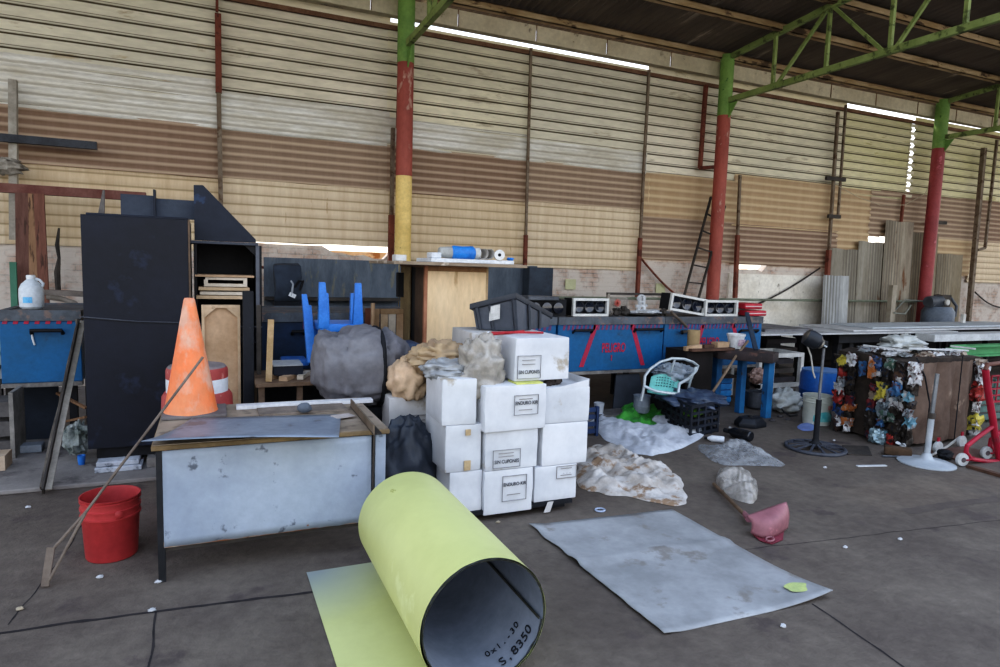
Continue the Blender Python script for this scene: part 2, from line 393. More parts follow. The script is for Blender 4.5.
m_purl = mat('cream painted purlin', '#c4ae8c', '#a58c69', 4, .7, spot='#5b4a38', sscale=6, stretch=(.4, 1, 1))
def Cbeam(x0, x1, y, z, w, h):
    mb = MB(); mb.box((x0, y-w/2, z-h), (x1, y-w/2+.012, z)); mb.box((x0, y-w/2, z-.012), (x1, y+w/2, z)); mb.box((x0, y-w/2, z-h), (x1, y+w/2, z-h+.012)); return mb
for y, lab in ((9.25, 'long cream roof purlin at the eave, directly over the gutter'), (8.02, 'long cream roof purlin, second up from the gutter'), (7.05, 'long cream roof purlin, third up from the gutter'), (5.9, 'cream roof purlin highest up, at the top right corner'), (4.7, None)):
    if lab: single('roof_purlin', lab, 'purlin', Cbeam(RX0+.1, RX1-.1, y, roofz(y)+.04, .09, .11), m_purl, 'roof purlins', smooth=0)
    else: tag(Cbeam(RX0+.1, RX1-.1, y, roofz(y)+.04, .09, .11).obj('trim_%d' % (6 if y > 4 else 7), m_purl, smooth=0), None, None, kind='structure')
# gutter box along the eave
m_gut = mat('pale gutter metal', '#cfc7b0', '#b9b098', 2, .6, bump=.05, spot='#84796a', sscale=4, samt=.3)
m_gut2 = mat('rusty gutter lip', '#6b5040', '#7d6350', 4, .8)
g = T('eave_gutter', 'long pale sheet metal gutter box running under the roof edge', 'gutter', (8, 9.42, 5.0))
mb = MB(); x = -6.9
while x < 22.4:
    mb.box((x+.008, 9.36, 5.18), (min(x+1.28, 22.4)-.008, 9.375, 5.42)); x += 1.28
g.add('front_panel', mb, m_gut, smooth=0)
g.add('gutter_floor', MB().box((-6.9, 9.375, 5.18), (22.4, 9.50, 5.195)), m_gut)
wall.add('rusty_rail', MB().box((-6.9, 9.53, 5.04), (22.4, 9.57, 5.10)), m_gut2)
x = -6.9
while x < 22.4:
    g.add('seam', MB().bar((x, 9.352, 5.18), (x, 9.352, 5.42), .012), m_gut2, smooth=0); x += 1.28

# ------------------------------------------------------------------ pillars and trusses
m_red = mat('oxide red paint', '#a2574c', '#8f4a42', 3, .6, spot='#b08a7c', sscale=6, samt=.4, stretch=(1, 1, .5))
m_dred = mat('dark red paint', '#9c484a', '#893c40', 3, .5, spot='#b5606a', sscale=6, samt=.3)
m_grn = mat('leaf green paint', '#7da058', '#6c9050', 3, .55, spot='#4a6a34', sscale=7, samt=.3)
m_grn2 = mat('olive green truss paint', '#93a46a', '#7f9159', 4, .6, spot='#55603c', sscale=7)
m_yel = mat('mustard yellow paint', '#e6cc84', '#d4b870', 3, .6, spot='#7d6636', sscale=5, samt=.3)
PX = [(2.52, 1), (8.27, 2), (14.15, 3)]
for X, k in PX:
    t = T('steel_pillar', ('round steel pillar painted green, red and yellow behind the plywood cabinet', 'round red steel pillar with green top behind the pair of lamp boxes', 'round dark red steel pillar with green top beside the grey compressor')[k-1], 'pillar', (X, 9.2, 0), 'painted steel roof pillars')
    r = .115 if k < 3 else .125
    zs = {1: 2.95, 2: 0, 3: 0}[k]; zg = {1: 4.50, 2: 4.47, 3: 4.50}[k]
    if k == 1: t.add('yellow_section', MB().tube([(X, 9.2, 0), (X, 9.2, zs)], r, 20), m_yel)
    t.add('red_section', MB().tube([(X, 9.2, zs), (X, 9.2, zg)], r, 20), m_red if k < 3 else m_dred)
    t.add('green_section', MB().tube([(X, 9.2, zg), (X, 9.2, 5.50)], r+.004, 20), m_grn)
    t.add('bracket', MB().prism([(X-.01, 9.2-r, 4.66), (X-.01, 8.90, 4.66), (X-.01, 9.2-r, 4.42)], (.02, 0, 0)), m_grn)
    tr = T('roof_truss', ('green steel roof truss above the yellow-footed pillar', 'long green steel roof truss spanning forward from the middle red pillar', 'green steel roof truss above the farthest red pillar')[k-1], 'truss', (X, 9.1, 5.0), 'green roof trusses')
    zb = {1: 4.74, 2: 4.72, 3: 4.72}[k]
    tr.add('bottom_chord', MB().bar((X, 9.10, zb), (X, 3.7, zb), .07, .09), m_grn2)
    tr.add('top_chord', MB().bar((X, 9.15, roofz(9.15)-.06), (X, 3.7, roofz(3.7)-.06), .07, .09), m_grn2)
    ys_ = [8.27/A(px, 60, 1).x for px in (774.5, 826.5, 889, 962)] + [4.15]
    yd_ = [9.0-.12] + ys_
    for n_, y in enumerate(ys_): tr.add('web_post', MB().bar((X, y, zb), (X, y, roofz(y)-.06), .05), m_grn2)
    for n_, (ya, yb) in enumerate(zip(ys_, ys_[1:])):
        up0 = n_ % 2 == 0
        za, zb2 = (zb, roofz(yb)-.1) if up0 else (roofz(ya)-.1, zb)
        tr.add('web_diagonal', MB().bar((X, ya-.07, za), (X, yb+.07, zb2), .045), m_grn2)

# ------------------------------------------------------------------ wall posts, braces, pipes
m_post = mat('dull steel angle', '#7f7466', '#6a5c4e', 5, .7, spot='#584636', sscale=8)
m_rustp = mat('rust red steel', '#7d4a3c', '#6b3f33', 5, .75, spot='#553026', sscale=8)
m_dark = mat('dark steel', '#34312f', '#47423d', 5, .7)
def post(pts, Y, w, mt, label, lower=None, cat='post', name='wall_post'):
    P = [A(*p, Y) for p in pts]; zt, zb = P[0], P[-1]
    if lower is None:
        mb = MB()
        for a, b in zip(P, P[1:]): mb.bar(a, b, w)
        return single(name, label, cat, mb, mt, 'thin steel wall posts', smooth=0)
    t = T(name, label, cat, (zb.x, Y, zb.z), 'thin steel wall posts')
    k = A(pts[0][0]+(pts[-1][0]-pts[0][0])*(lower-pts[0][1])/(pts[-1][1]-pts[0][1]), lower, Y)
    t.add('upper_rail', MB().bar(zt, k, w*.75), mt); t.add('lower_rail', MB().bar(k, zb, w*1.1), m_rustp)
post([(217, -20), (217, 12)], 9.5, .035, m_rustp, 'short rusty strip of wall post at the top edge above the black triangle board')
t = T('wall_post', 'steel wall post with rust brown upper half above the black triangle board', 'post', A(222, 260, 9.5), 'thin steel wall posts')
t.add('upper_rail', MB().bar(A(218, 14, 9.5), A(218.7, 93, 9.5), .075), m_rustp); t.add('lower_rail', MB().bar(A(218.7, 93, 9.5), A(222, 265, 9.5), .055), m_post)
post([(393, 128), (390, 300)], 9.45, .07, m_post, 'grey steel wall post just left of the yellow pillar foot', 215)
post([(400, 20), (397, 128)], 9.5, .03, m_rustp, 'thin dark rod running up just left of the first pillar')
post([(531, 48), (524, 300)], 9.5, .05, m_post, 'steel wall post rising behind the right end of the plywood cabinet', 235)
post([(649, 70), (637, 300)], 9.5, .055, m_post, 'steel wall post between the two nearest pillars, close to the red one', 238)
post([(706, 85), (700, 168), (714, 167)], 9.45, .06, m_rustp, 'rust brown hooked bar hanging beside the middle pillar', None)
post([(740, 175), (735, 298)], 9.45, .06, m_post, 'steel wall post just right of the middle red pillar', 235)
post([(838, 112), (824, 324)], 9.45, .07, m_post, 'steel wall post with red foot left of the leaning grey sheets', 250)
post([(846, 105), (838, 215), (832, 218)], 9.4, .04, m_post, 'thin pale steel conduit hooked near the top of the right wall')
post([(984, 148), (968, 322)], 9.4, .09, m_post, 'grey steel wall post right of the compressor')
post([(997, 140), (985, 248), (978, 250)], 9.4, .05, m_post, 'thin hooked steel conduit at the right edge of the wall')
post([(13, 80), (14, 240)], 9.4, .08, mat('zinc angle', '#a7a39a', '#8a857b', 5, .6), 'pale galvanised post at the far left wall', None)
post([(904, 195), (901, 222)], 9.5, .05, m_rustp, 'short rusty stub below the bright slit in the wall')
for p, q, w, mt, lab in (((640, 257), (692, 306), .04, m_rustp, 'rusty brace rod slanting down to the left of the middle pillar'),
                         ((820, 268), (738, 312), .035, m_dark, 'dark cable sloping down from a post over the white painted wall'),
                         ((838, 270), (892, 300), .04, m_dark, 'dark bent cable sloping down across the leaning grey sheets'),
                         ((975, 292), (1003, 308), .035, m_dark, 'dark brace rod at the right edge behind the compressor')):
    a, b = A(*p, 9.53), A(*q, 9.53); n = 8
    pts = [a.lerp(b, i/n)-V((0, 0, .08*math.sin(math.pi*i/n))) for i in range(n+1)]
    single('brace_rod', lab, 'rod', MB().tube(pts, w/2, 8), mt)
# ladder-like frame leaning by the middle pillar
t = T('angle_ladder', 'narrow dark steel ladder frame leaning behind the middle pillar', 'ladder', A(690, 300, 9.1))
a0, a1, b0, b1 = A(683, 300, 9.0), A(711, 197, 9.35), A(698, 300, 9.0), A(725, 206, 9.35)
t.add('rail', MB().bar(a0, a1, .035), m_dark); t.add('rail', MB().bar(b0, b1, .035), m_dark)
for i in range(1, 6): t.add('rung', MB().bar(a0.lerp(a1, i/6), b0.lerp(b1, i/6), .025), m_dark)
m_pipe = mat('greenish pipe', '#7c8474', '#68705f', 4, .6)
a, b = A(548, 293, 9.3), A(945, 305, 9.3); a.z = b.z = (a.z+b.z)/2
single('wall_pipe', 'long thin green-grey pipe running level along the brick wall', 'pipe', MB().tube([a, b], .022, 8), m_pipe)
a, b = A(258, 267, 9.2), A(395, 263, 9.2); pts = [a.lerp(b, i/10)-V((0, 0, .07*math.sin(math.pi*i/10))) for i in range(11)]
single('copper_pipe', 'thin red-brown pipe sagging along the wall behind the blue chair', 'pipe', MB().tube(pts, .02, 8), m_rustp)
# bits at the top left
single('steel_bar', 'dark steel arm sticking out flat from the far left post', 'bracket', MB().bar(A(-6, 137, 9.33), A(97, 146, 9.33), .07, .09), mat('blackened steel', '#3f434a', '#2f3238', 5, .6))
single('rusty_beam', 'long rusty brown beam lying level above the planks at far left', 'beam', MB().bar(A(-10, 187, 8.9), A(146, 197, 8.9), .1, .1), mat('rusty beam', '#75524b', '#633f39', 5, .8))
single('rag_roll', 'grimy rolled rag hung on the far left post', 'rag', MB().blob(A(3, 166, 9.34), (.22, .12, .09), .4, 3, 3, 20, 12), mat('grime white', '#aaa69d', '#6f6a62', 8, .9))
m_plank = [mat('rough plank %d' % i, a, b, 3, .85, stretch=(5, 5, .5), spot='#4a3830', sscale=5) for i, (a, b) in enumerate((('#6d5048', '#5a4038'), ('#99795f', '#83664e'), ('#7a5549', '#67463c')))]
for (p, q, w, k, lab) in (((20, 300), (22, 193), .15, 0, 'dark brown rough plank standing at far left behind the water jug'), ((33, 300), (32, 194), .13, 1, 'light brown rough plank standing behind the water jug'), ((45, 300), (39, 194), .12, 2, 'reddish rough plank standing right of the light brown one')):
    a, b = A(*p, 8.6), A(*q, 8.78); a.z -= 1.2
    a.z = .04
    single('wood_plank', lab, 'plank', MB().bar(a, b, w*.8, .04, up=(0, 1, 0)), m_plank[k], 'planks standing at the left wall', smooth=0)
a, b = A(14, 315, 8.5), A(13, 262, 8.6); a.z = .04
single('green_strip', 'narrow green painted board standing left of the planks', 'board', MB().bar(a, b, .06, .03, up=(0, 1, 0)), mat('sea green paint', '#4c7a66', '#3f6a57', 4, .7), smooth=0)
m_black = mat('matt black', '#16171b', '#1f2126', 4, .7)
a, b = A(57, 262, 9.4), A(58, 292, 9.35)
single('hanging_rope', 'dark twisted rope hanging on the brick wall beside the planks', 'rope', MB().tube([A(59, 228, 9.5), A(57, 245, 9.5), A(59, 258, 9.5), A(57, 272, 9.5), A(58, 290, 9.45)], [.012, .025, .018, .035, .03], 7), m_dark)
single('floor_hose', 'thick grey hose lying bent behind the left blue tank', 'hose', MB().tube([A(48, 297, 8.4), A(62, 299, 8.3), A(74, 303, 8.2), A(81, 309, 8.1), A(84, 318, 8.1)], .03, 8), mat('grey hose', '#77716a', '#5e5850', 5, .7))
single('rough_shelf_board', 'grey board lying level behind the left tank, by the black cabinet', 'board', MB().bar(A(44, 292, 8.7), A(84, 294, 8.7), .12, .06), mat('grey board', '#77706a', '#5a534e', 5, .8), smooth=0)
for p, lab in (((571, 284), 'small pale yellow paper stuck on the brick wall left of the lamp boxes'), ((661, 288), 'small pale green paper stuck on the brick wall near the middle pillar')):
    c = A(*p, 9.58); single('paper_note', lab, 'paper', MB().box((c.x-.10, 9.6-.012, c.z-.09), (c.x+.10, 9.6, c.z+.08)), mat('pale paper', '#c3c4a0', '#b4b592', 4, .9), 'paper notes on the brick wall')
# upright grey sheets leaning at the right
m_gs = [mat('weathered grey sheet %d' % i, a, b, 2, .75, metal=.15, bump=.1, spot='#7b5b45', sscale=2.6, samt=s, stretch=(2.5, 1, .4), rib=(.085, .42, .58, '#6f6a60', 0), rsoft=.2, rstr=.7) for i, (a, b, s) in enumerate((('#aaa69b', '#938d80', .2), ('#b1a999', '#94897a', .55), ('#a89f8d', '#8f846f', .3), ('#c3c7c8', '#a3a6a8', .2)))]  # dark rib bands are corrugation shade put into the colour
def vsheet(x0, x1, z1, Y, k, lab):
    mb = MB(); n = int((x1-x0)/.085)*4
    mb.grid(lambda u, v: V((x0+u*(x1-x0), Y-.018*math.cos(2*math.pi*u*n/4)+.07*v, .02+v*(z1-.02+.02*noise.noise(V((u*3, k, 0)))))), n, 3)
    single('grey_corrugated_sheet', lab, 'sheet', mb, m_gs[k], 'grey corrugated sheets standing against the right wall', smooth=60)
vsheet(11.5, 12.35, 2.30, 9.40, 0, 'short grey corrugated sheet standing upright, lowest-topped on its left end')
vsheet(12.3, 13.15, 2.48, 9.42, 0, 'grey corrugated sheet standing upright under the torn bright hole')
vsheet(13.05, 13.95, 2.95, 9.40, 1, 'tallest grey corrugated sheet with rust streaks left of the far pillar')
vsheet(13.95, 14.85, 2.75, 9.42, 2, 'tan-grey corrugated sheet standing half behind the far pillar')
vsheet(14.85, 15.75, 2.32, 9.40, 2, 'tan-grey corrugated sheet standing behind the compressor')
vsheet(11.0, 11.72, 1.75, 9.12, 3, 'small bluish-white corrugated sheet standing beside the red post foot')
c0, c1 = A(890, 322, 9.05), A(893, 285, 9.05)
single('pale_post', 'pale rounded wooden post standing in front of the leaning sheets', 'post', MB().bar((c0.x, 9.05, .02), c1, .13, .1), mat('pale post wood', '#a9a294', '#958d7e', 4, .8))

mb = MB().box((-4, 13.2, 0), (7, 13.4, 1.93)); mb.box((8, 13.2, 0), (17, 13.4, 1.86))
o = mb.obj('wall_outside', mat('sunlit ochre wall', '#d9a066', '#e8c79c', 1.2, .9, spot='#b06f40', sscale=3)); tag(o, None, None, kind='structure')

pts = [A(*p, 9.35) for p in ((838, 186), (858, 197), (880, 205), (905, 205), (925, 194), (941, 160))]
single('thin_cable', 'thin pale cable drooping across the right wall to the far pillar', 'cable', MB().tube(pts, .008, 6), mat('thin pale wire', '#b3a890', '#a09680', 5, .6))
for (p, q, lab) in (((826, 178), (845, 180), 'small dark clamp across the two posts on the right wall'), ((828, 216), (840, 217), 'short dark bolt bar at the lower end of the right wall conduit'), ((930, 222), (946, 223), 'small dark hook bar sticking out of the far pillar')):
    single('steel_clamp', lab, 'clamp', MB().bar(A(*p, 9.40), A(*q, 9.40), .05, .07), m_dark, smooth=0)
# ------------------------------------------------------------------ blue tanks
m_blue = mat('tank blue paint', '#175d90', '#1d557e', 2.5, .5, bump=.05, spot='#2a4560', sscale=5, samt=.3)
m_rim = mat('grimy tank rim', '#5f666e', '#4c4f54', 5, .7, spot='#7b6a63', sscale=9)
m_redp = mat('red stencil paint', '#b02a46', '#99304a', 6, .6)
m_redf = mat('faded red paint', '#7d3c58', '#57406a', 14, .6)
m_bot = mat('tank bottom edge', '#8a8783', '#625f5d', 6, .7)
YT = 6.6
ZT, ZB = 1.15, .50
def tank(x0, x1, label, handles, stripes=(), text=None, marks=0, excl=None, zt=ZT, zb=ZB, Y=YT, bodymat=None, faded=False):
    t = T('blue_tank', label, 'tank', ((x0+x1)/2, Y+.5, 0), 'blue tanks along the back')
    x0 += .008; x1 -= .008
    mb = MB().box((x0, Y, zb), (x1, Y+1.0, zt-.09)); mb.bevel(.006, 1); tb = t.add('tank_body', mb, bodymat or m_blue)
    mb = MB(); w = .05
    for lo, hi in (((x0-.004, Y-.015, zt-.09), (x1+.004, Y+w, zt)), ((x0-.004, Y+1-w, zt-.09), (x1+.004, Y+1.01, zt)), ((x0-.004, Y+w, zt-.09), (x0+w, Y+1-w, zt)), ((x1-w, Y+w, zt-.09), (x1+.004, Y+1-w, zt))): mb.box(lo, hi)
    rm = t.add('rim', mb, m_rim)
    t.add('lid_panel', MB().box((x0+w, Y+w, zt-.02), (x1-w, Y+1-w, zt-.01)), m_rim)
    t.add('bottom_edge', MB().box((x0, Y-.02, zb-.035), (x1, Y+.05, zb)), m_bot)
    for lx in (x0+.06, x1-.12):
        for ly in (Y+.08, Y+.88): t.add('leg', MB().box((lx, ly, 0), (lx+.06, ly+.06, zb)), m_black)
    for (h0, h1, hz) in handles:
        t.add('handle', MB().tube([(h0, Y, hz-.03), (h0, Y-.045, hz), (h1, Y-.045, hz), (h1, Y, hz-.03)], .016, 8), m_black)
    for a, b in stripes:
        a, b = V(a), V(b); s = .03
        t.add('red_stripe', under=tb, mt=m_redp, mb=MB().prism([a+V((-s, -.004-a.y+Y, 0)), a+V((s, -.004-a.y+Y, 0)), b+V((s, -.004-b.y+Y, 0)), b+V((-s, -.004-b.y+Y, 0))], (0, .006, 0)))
    if marks:
        mb = MB(); n = marks; L = x1-x0
        for i in range(n):
            cx = x0+.05+(L-.1)*(i+.5)/n; s = (L-.1)/n*.30
            mb.prism([(cx-s*1.1, Y-.004, zt-.155), (cx+s*.5, Y-.004, zt-.155), (cx+s*1.1, Y-.004, zt-.095), (cx-s*.5, Y-.004, zt-.095)], (0, .006, 0))
        t.add('warning_marks', mb, m_redf, under=tb)
    if text:
        cx, cz, size = text[1:4]
        t.text(text[0], (cx, Y-.006, cz), size, m_redp if not faded else m_redf, name='painted_word', bold=.004, sx=text[4], under=tb)
        if excl: t.text('!', (excl[0], Y-.006, excl[1]), .09, m_redp, name='painted_mark', bold=.004)
    return t
pa = lambda x, y: A(x, y, YT)
tank(3.665, 5.19, 'blue painted tank with two red slanted stripes and the red word PELIGRO between them', [(pa(573, 331).x, pa(591, 331).x, pa(582, 330).z), (pa(634, 330).x, pa(661, 330).x, pa(650, 329).z)],
     [(pa(597.5, 321), pa(581, 367)), (pa(632, 324), pa(642.5, 365))], ('PELIGRO', pa(613.5, 348).x, pa(613.5, 348).z, .155, .56), 24, (pa(612, 340).x, pa(612, 358).z))
tank(5.19, 6.83, 'blue tank at the right end of the row, partly behind the blue-legged bench', [(pa(682, 331).x, pa(697, 331).x, pa(690, 331).z), (pa(739, 331).x, pa(756, 330).x, pa(747, 330).z)],
     [(pa(703, 325), pa(697, 345)), (pa(732, 322), pa(744, 362))], ('PELIGRO', pa(709, 342).x, pa(709, 342).z, .15, .56), 26)
tank(2.06, 3.655, 'blue tank mostly hidden behind the white cartons', [(2.4, 2.7, 1.0)], (), None, 22)
m_dblue = mat('dark blue paint', '#1c3554', '#17293f', 3, .55, spot='#5a3340', sscale=6, samt=.2)
tank(.42, 2.04, 'darker blue tank behind the blue chairs and grey bundle', [(pa(292, 340).x, pa(304, 340).x, pa(300, 331).z)], (), ('PELIGRO', pa(286, 340).x+.3, pa(300, 325).z, .12, .62), 0, zt=1.20, zb=.52, bodymat=m_dblue, faded=True)
tl = tank(-1.63, -1.035, 'narrow blue tank at far left under the water jug, row of red dabs on top', [(pa(32, 340).x, pa(63, 340).x, pa(45, 330).z)], (), None, 0, zt=1.22, zb=.60)
mb = MB()
for i in range(7):
    p = pa(5+i*10.8, 320.6); mb.prism([(p.x-.022, YT-.005, p.z-.028), (p.x+.012, YT-.005, p.z-.028), (p.x+.024, YT-.005, p.z+.03), (p.x-.008, YT-.005, p.z+.03)], (0, .006, 0))
tl.add('red_dabs', mb, m_redp)
tl.add('paint_drip', MB().tube([pa(32, 333)-V((0, .01, 0)), pa(33, 339)-V((0, .01, 0)), pa(35, 345)-V((0, .01, 0))], .008, 6), mat('white drip', '#cfd3d6', None))
tl.add('side_pipe', MB().tube([pa(78, 319)-V((0, .02, 0)), pa(79, 327)-V((0, .02, 0)), pa(75, 350)-V((0, .02, 0))], .018, 8), mat('grey hose', '#77716a'))
# another tank seen at the left border
t = T('grey_crate_stack', 'sliver of a grey slatted crate at the left border beside the narrow tank', 'crate', (-1.9, 6.9, 0))
for k in range(5): t.add('slat', MB().box((-2.15, 6.75, .62+.12*k), (-1.645, 7.2, .70+.12*k)), mat('grey slat', '#9d9fa0', '#6d6f71', 4, .7))
t.add('crate_legs', MB().box((-2.15, 6.78, 0), (-2.10, 6.84, .62)).box((-1.72, 6.78, 0), (-1.67, 6.84, .62)).box((-2.15, 7.1, 0), (-2.10, 7.16, .62)).box((-1.72, 7.1, 0), (-1.67, 7.16, .62)), m_dark)

# water jug
m_jug = mat('milky plastic', '#dfe6ec', '#c6d0d8', 5, .35, alpha=(.86, .95), spec=.5)
b = A(32, 308, 6.75); b.z = 1.222
t = T('water_jug', 'translucent white plastic water jug with blue label on the left blue tank', 'jug', b)
mb = MB().lathe([(.068, 0), (.088, .02), (.092, .10), (.090, .17), (.070, .215), (.038, .245), (.028, .258)], b, 24); jb = t.add('jug_body', mb, m_jug)
t.add('cap', MB().lathe([(.032, .256), (.034, .262), (.034, .285), (.028, .29)], b, 20), mat('white plastic', '#e8ecef', '#d5dade', 6, .4))
t.add('jug_label', MB().grid(lambda u, v: b+V((-.0+.0935*math.sin(-.5+u*.75), -.0935*math.cos(-.5+u*.75), .055+.05*v)), 8, 2), mat('label blue', '#3fa0dc', '#7cc3ea', 20, .5), under=jb)
t.add('jug_grip', MB().tube([b+V((.078, 0, .19)), b+V((.088, 0, .215)), b+V((.062, 0, .248)), b+V((.032, 0, .258))], .012, 8), m_jug)

# things below the left tank
single('leaning_board', 'dark blue-grey panel standing under the narrow left tank', 'panel', MB().box((A(16, 440, 6.9).x, 6.9, .036), (A(60, 440, 6.9).x, 6.93, .55)), mat('slate panel', '#2c3542', '#232a35', 4, .7), smooth=0)
single('pale_board', 'low pale grey board lying in front of the dark panel', 'board', MB().box((A(21, 448, 6.5).x, 6.42, .036), (A(44, 448, 6.5).x, 6.55, .10)).bevel(.006, 1), mat('dusty board', '#8d949c', '#767c84', 5, .8))
single('wood_block', 'small pale wood block at the left border of the slab', 'block', MB().box((A(-6, 456, 6.0).x, 5.95, .036), (A(6.5, 456, 6.0).x, 6.15, .15)), mat('pale wood block', '#b3a18e', '#9c8a76', 5, .8), smooth=0)
t = T('storage_drawers', 'grey wooden shelf end standing at the left border under the tank', 'shelf', (-1.75, 6.6, 0))
x0, x1 = A(-12, 420, 6.3).x, A(14.5, 420, 6.3).x
for z in (.06, .22, .38): t.add('shelf_board', MB().box((x0, 6.3, z), (x1-.03, 6.62, z+.12)), mat('grey drawer', '#5d5a59', '#4b4847', 5, .8))
t.add('side_board', MB().box((x1-.03, 6.28, .036), (x1, 6.62, .58)), mat('side wood', '#8b8883', '#6d6a66', 5, .8))
single('plastic_bag', 'crumpled clear plastic bag under the tank by the black cabinet', 'bag', MB().blob(A(77, 436, 6.1)-V((0, 0, .02)), (.09, .12, .12), .5, 2.5, 5, 30, 18, flat=.037, ridged=True), mat('film grey', '#a9b0b0', '#5f6b66', 9, .4, alpha=(.55, .9)))
b = A(81, 447, 5.95)
single('blue_cup', 'tiny blue plastic cup on the slab beside the clear bag', 'cup', MB().lathe([(.022, .036), (.03, .11), (.026, .11), (.02, .045)], (b.x, 5.95, 0), 14), mat('bright blue plastic', '#3d7fd0', '#2f6fc0', 6, .4))
for (p, q, lab) in (((57, 393), (86, 408), 'thin stick slanting down in the dark behind the leaning channel'), ((62, 422), (86, 417), 'short pale stick lying in the dark behind the leaning channel')):
    a, b = A(*p, 6.75), A(*q, 6.55); single('wood_stick', lab, 'stick', MB().bar(a, b, .025, .02), m_plank[1], smooth=0)

# leaning steel channel
a, b = G(46, 490, .036), A(81, 321, 6.52)
t = T('steel_channel', 'dusty steel channel leaning against the corner of the left blue tank', 'channel', a)
d = V((.05, 0, 0)); 
t.add('web', MB().bar(a+V((.012, 0, 0)), b+V((.012, 0, 0)), .045, .012, up=(0, -1, .3)), mat('dusty steel', '#9a958c', '#7e7a73', 6, .6))
t.add('flange', MB().bar(a+V((-.012, -.03, 0)), b+V((-.012, -.03, 0)), .012, .07, up=(0, -1, .3)), m_dark)
t.add('ragged_edge', MB().bar(a+V((-.03, 0, .02)), b+V((-.03, 0, -.05)), .02, .03, up=(0, -1, .3)).sub(6).noisy(.012, 12, 3), mat('rough steel edge', '#6b655d', '#4b4641', 9, .8))

# ------------------------------------------------------------------ black cabinet
m_bcab = mat('black painted board', '#14161d', '#101217', 1.5, .5, bump=.05, spot='#1b1f29', sscale=3, samt=.25)
m_bcab2 = mat('blue-black board', '#252b37', '#1f242f', 2, .6, bump=.05, spot='#2c3a52', sscale=5, samt=.25)
m_edge = mat('raw board edge', '#6b5a4a', '#4a4038', 6, .8)
x0, x1 = A(83, 300, 5.75).x, A(190.5, 300, 5.75).x; zt = 2.0
t = T('black_cabinet', 'tall plain black cabinet standing on white pads', 'cabinet', ((x0+x1)/2, 6.0, .12))
t.add('carcass', MB().box((x0+.005, 5.772, .20), (x1, 6.30, zt-.005)).bevel(.004, 1), m_bcab)
t.add('front_panel', MB().box((x0, 5.75, .205), (x1-.01, 5.772, zt)).bevel(.003, 1), mat('navy-black board', '#181d2a', '#141822', 1.5, .5, bump=.05, spot='#1f2738', sscale=3, samt=.3))
t.add('plinth', MB().box((x0+.05, 5.80, .115), (x1-.02, 6.28, .20)), m_black)
t.add('side_edge', MB().box((x1-.01, 5.75, .205), (x1+.004, 5.772, zt)), m_edge)
pr_ = [(V((x0-.012, 5.742, A(84, 317, 5.74).z)) if i == 0 else V((x1+.002, 5.742, A(190, 323, 5.74).z)) if i == 1 else A(262, 327, 5.96)) for i in range(3)]
single('thin_rope', 'thin dark rope strung across the front of the black cabinet to the open shelf', 'rope', MB().tube([A(82, 316, 6.0), pr_[0], pr_[0].lerp(pr_[1], .5)-V((0, 0, .012)), pr_[1], pr_[1].lerp(pr_[2], .5)-V((0, 0, .01)), pr_[2]], .006, 6), mat('rope grey', '#4a4d54', '#3a3d44', 6, .8))
m_pad = mat('white foam pad', '#b9bfc8', '#9aa0aa', 5, .8, spot='#6b7078', sscale=8)
single('foam_pad', 'dirty white pad under the front left foot of the black cabinet', 'pad', MB().box((x0+.05, 5.66, .036), (x0+.37, 5.95, .075)).box((x0+.06, 5.68, .078), (x0+.35, 5.95, .114)).bevel(.005, 1), m_pad, 'pads under the black cabinet')
single('foam_pad', 'thin white board under the right side of the black cabinet', 'pad', MB().box((x0+.40, 5.70, .036), (x1-.02, 6.2, .114)).bevel(.004, 1), m_bot, 'pads under the black cabinet')
# on top of the black cabinet
single('navy_tray', 'flat dark navy board lying on top of the black cabinet', 'board', MB().box((x0+.02, 5.85, 2.002), (x1-.01, 6.25, 2.02)).bevel(.004, 1), m_bcab2)
a, b = A(121, 213, 6.15), A(192, 201, 6.15)
t = T('navy_box', 'low navy blue box with a middle divider on top of the black cabinet', 'box', (a.x+.2, 6.2, 2.05))
for lo, hi, nm in (((a.x, 6.14, 2.022), (a.x+.24, 6.16, 2.20), 'back_panel'), ((a.x+.255, 6.14, 2.022), (b.x+.03, 6.16, 2.18), 'back_panel')): t.add(nm, MB().box(lo, hi), mat('navy board', '#3f4754', '#363d4a', 3, .6))
t.add('divider', MB().box((a.x+.24, 6.06, 2.022), (a.x+.256, 6.18, 2.245)), m_bcab2)
a, b = A(100, 216, 6.1), A(103, 190, 6.1)
single('wood_wedge', 'thin grey wooden wedge standing up on the black cabinet', 'wedge', MB().hexa([V(p) for p in ((a.x-.015, 6.10, 2.022), (a.x+.03, 6.10, 2.022), (a.x+.03, 6.13, 2.022), (a.x-.015, 6.13, 2.022), (b.x-.002, 6.10, b.z), (b.x+.01, 6.10, b.z), (b.x+.01, 6.13, b.z), (b.x-.002, 6.13, b.z))]), mat('wedge wood', '#6a6663', '#504c49', 5, .8), smooth=0)

# ------------------------------------------------------------------ black open shelf
sx0, sx1 = A(193, 300, 6.0).x, A(262, 300, 6.0).x
sz = A(215, 244, 6.0).z
t = T('open_shelf', 'black open-fronted shelf unit stuffed with boards behind the traffic cone', 'shelf', ((sx0+sx1)/2, 6.2, 0))
t.add('side_panel', MB().box((sx0+.01, 6.0, .036), (sx0+.035, 6.42, sz)), m_bcab); t.add('side_panel', MB().box((sx1-.05, 6.0, .036), (sx1, 6.42, sz)), m_bcab)
t.add('top_panel', MB().box((sx0-.02, 5.97, sz), (sx1-.03, 6.42, sz+.022)), mat('grey edged board', '#4a4e57', '#373a42', 5, .7))
t.add('back_panel', MB().box((sx0+.035, 6.40, .036), (sx1-.05, 6.42, sz)), m_black)
t.add('corner_gusset', MB().prism([(sx1-.05, 6.005, sz), (sx1-.14, 6.005, sz), (sx1-.05, 6.005, sz-.09)], (0, .02, 0)), m_bcab)
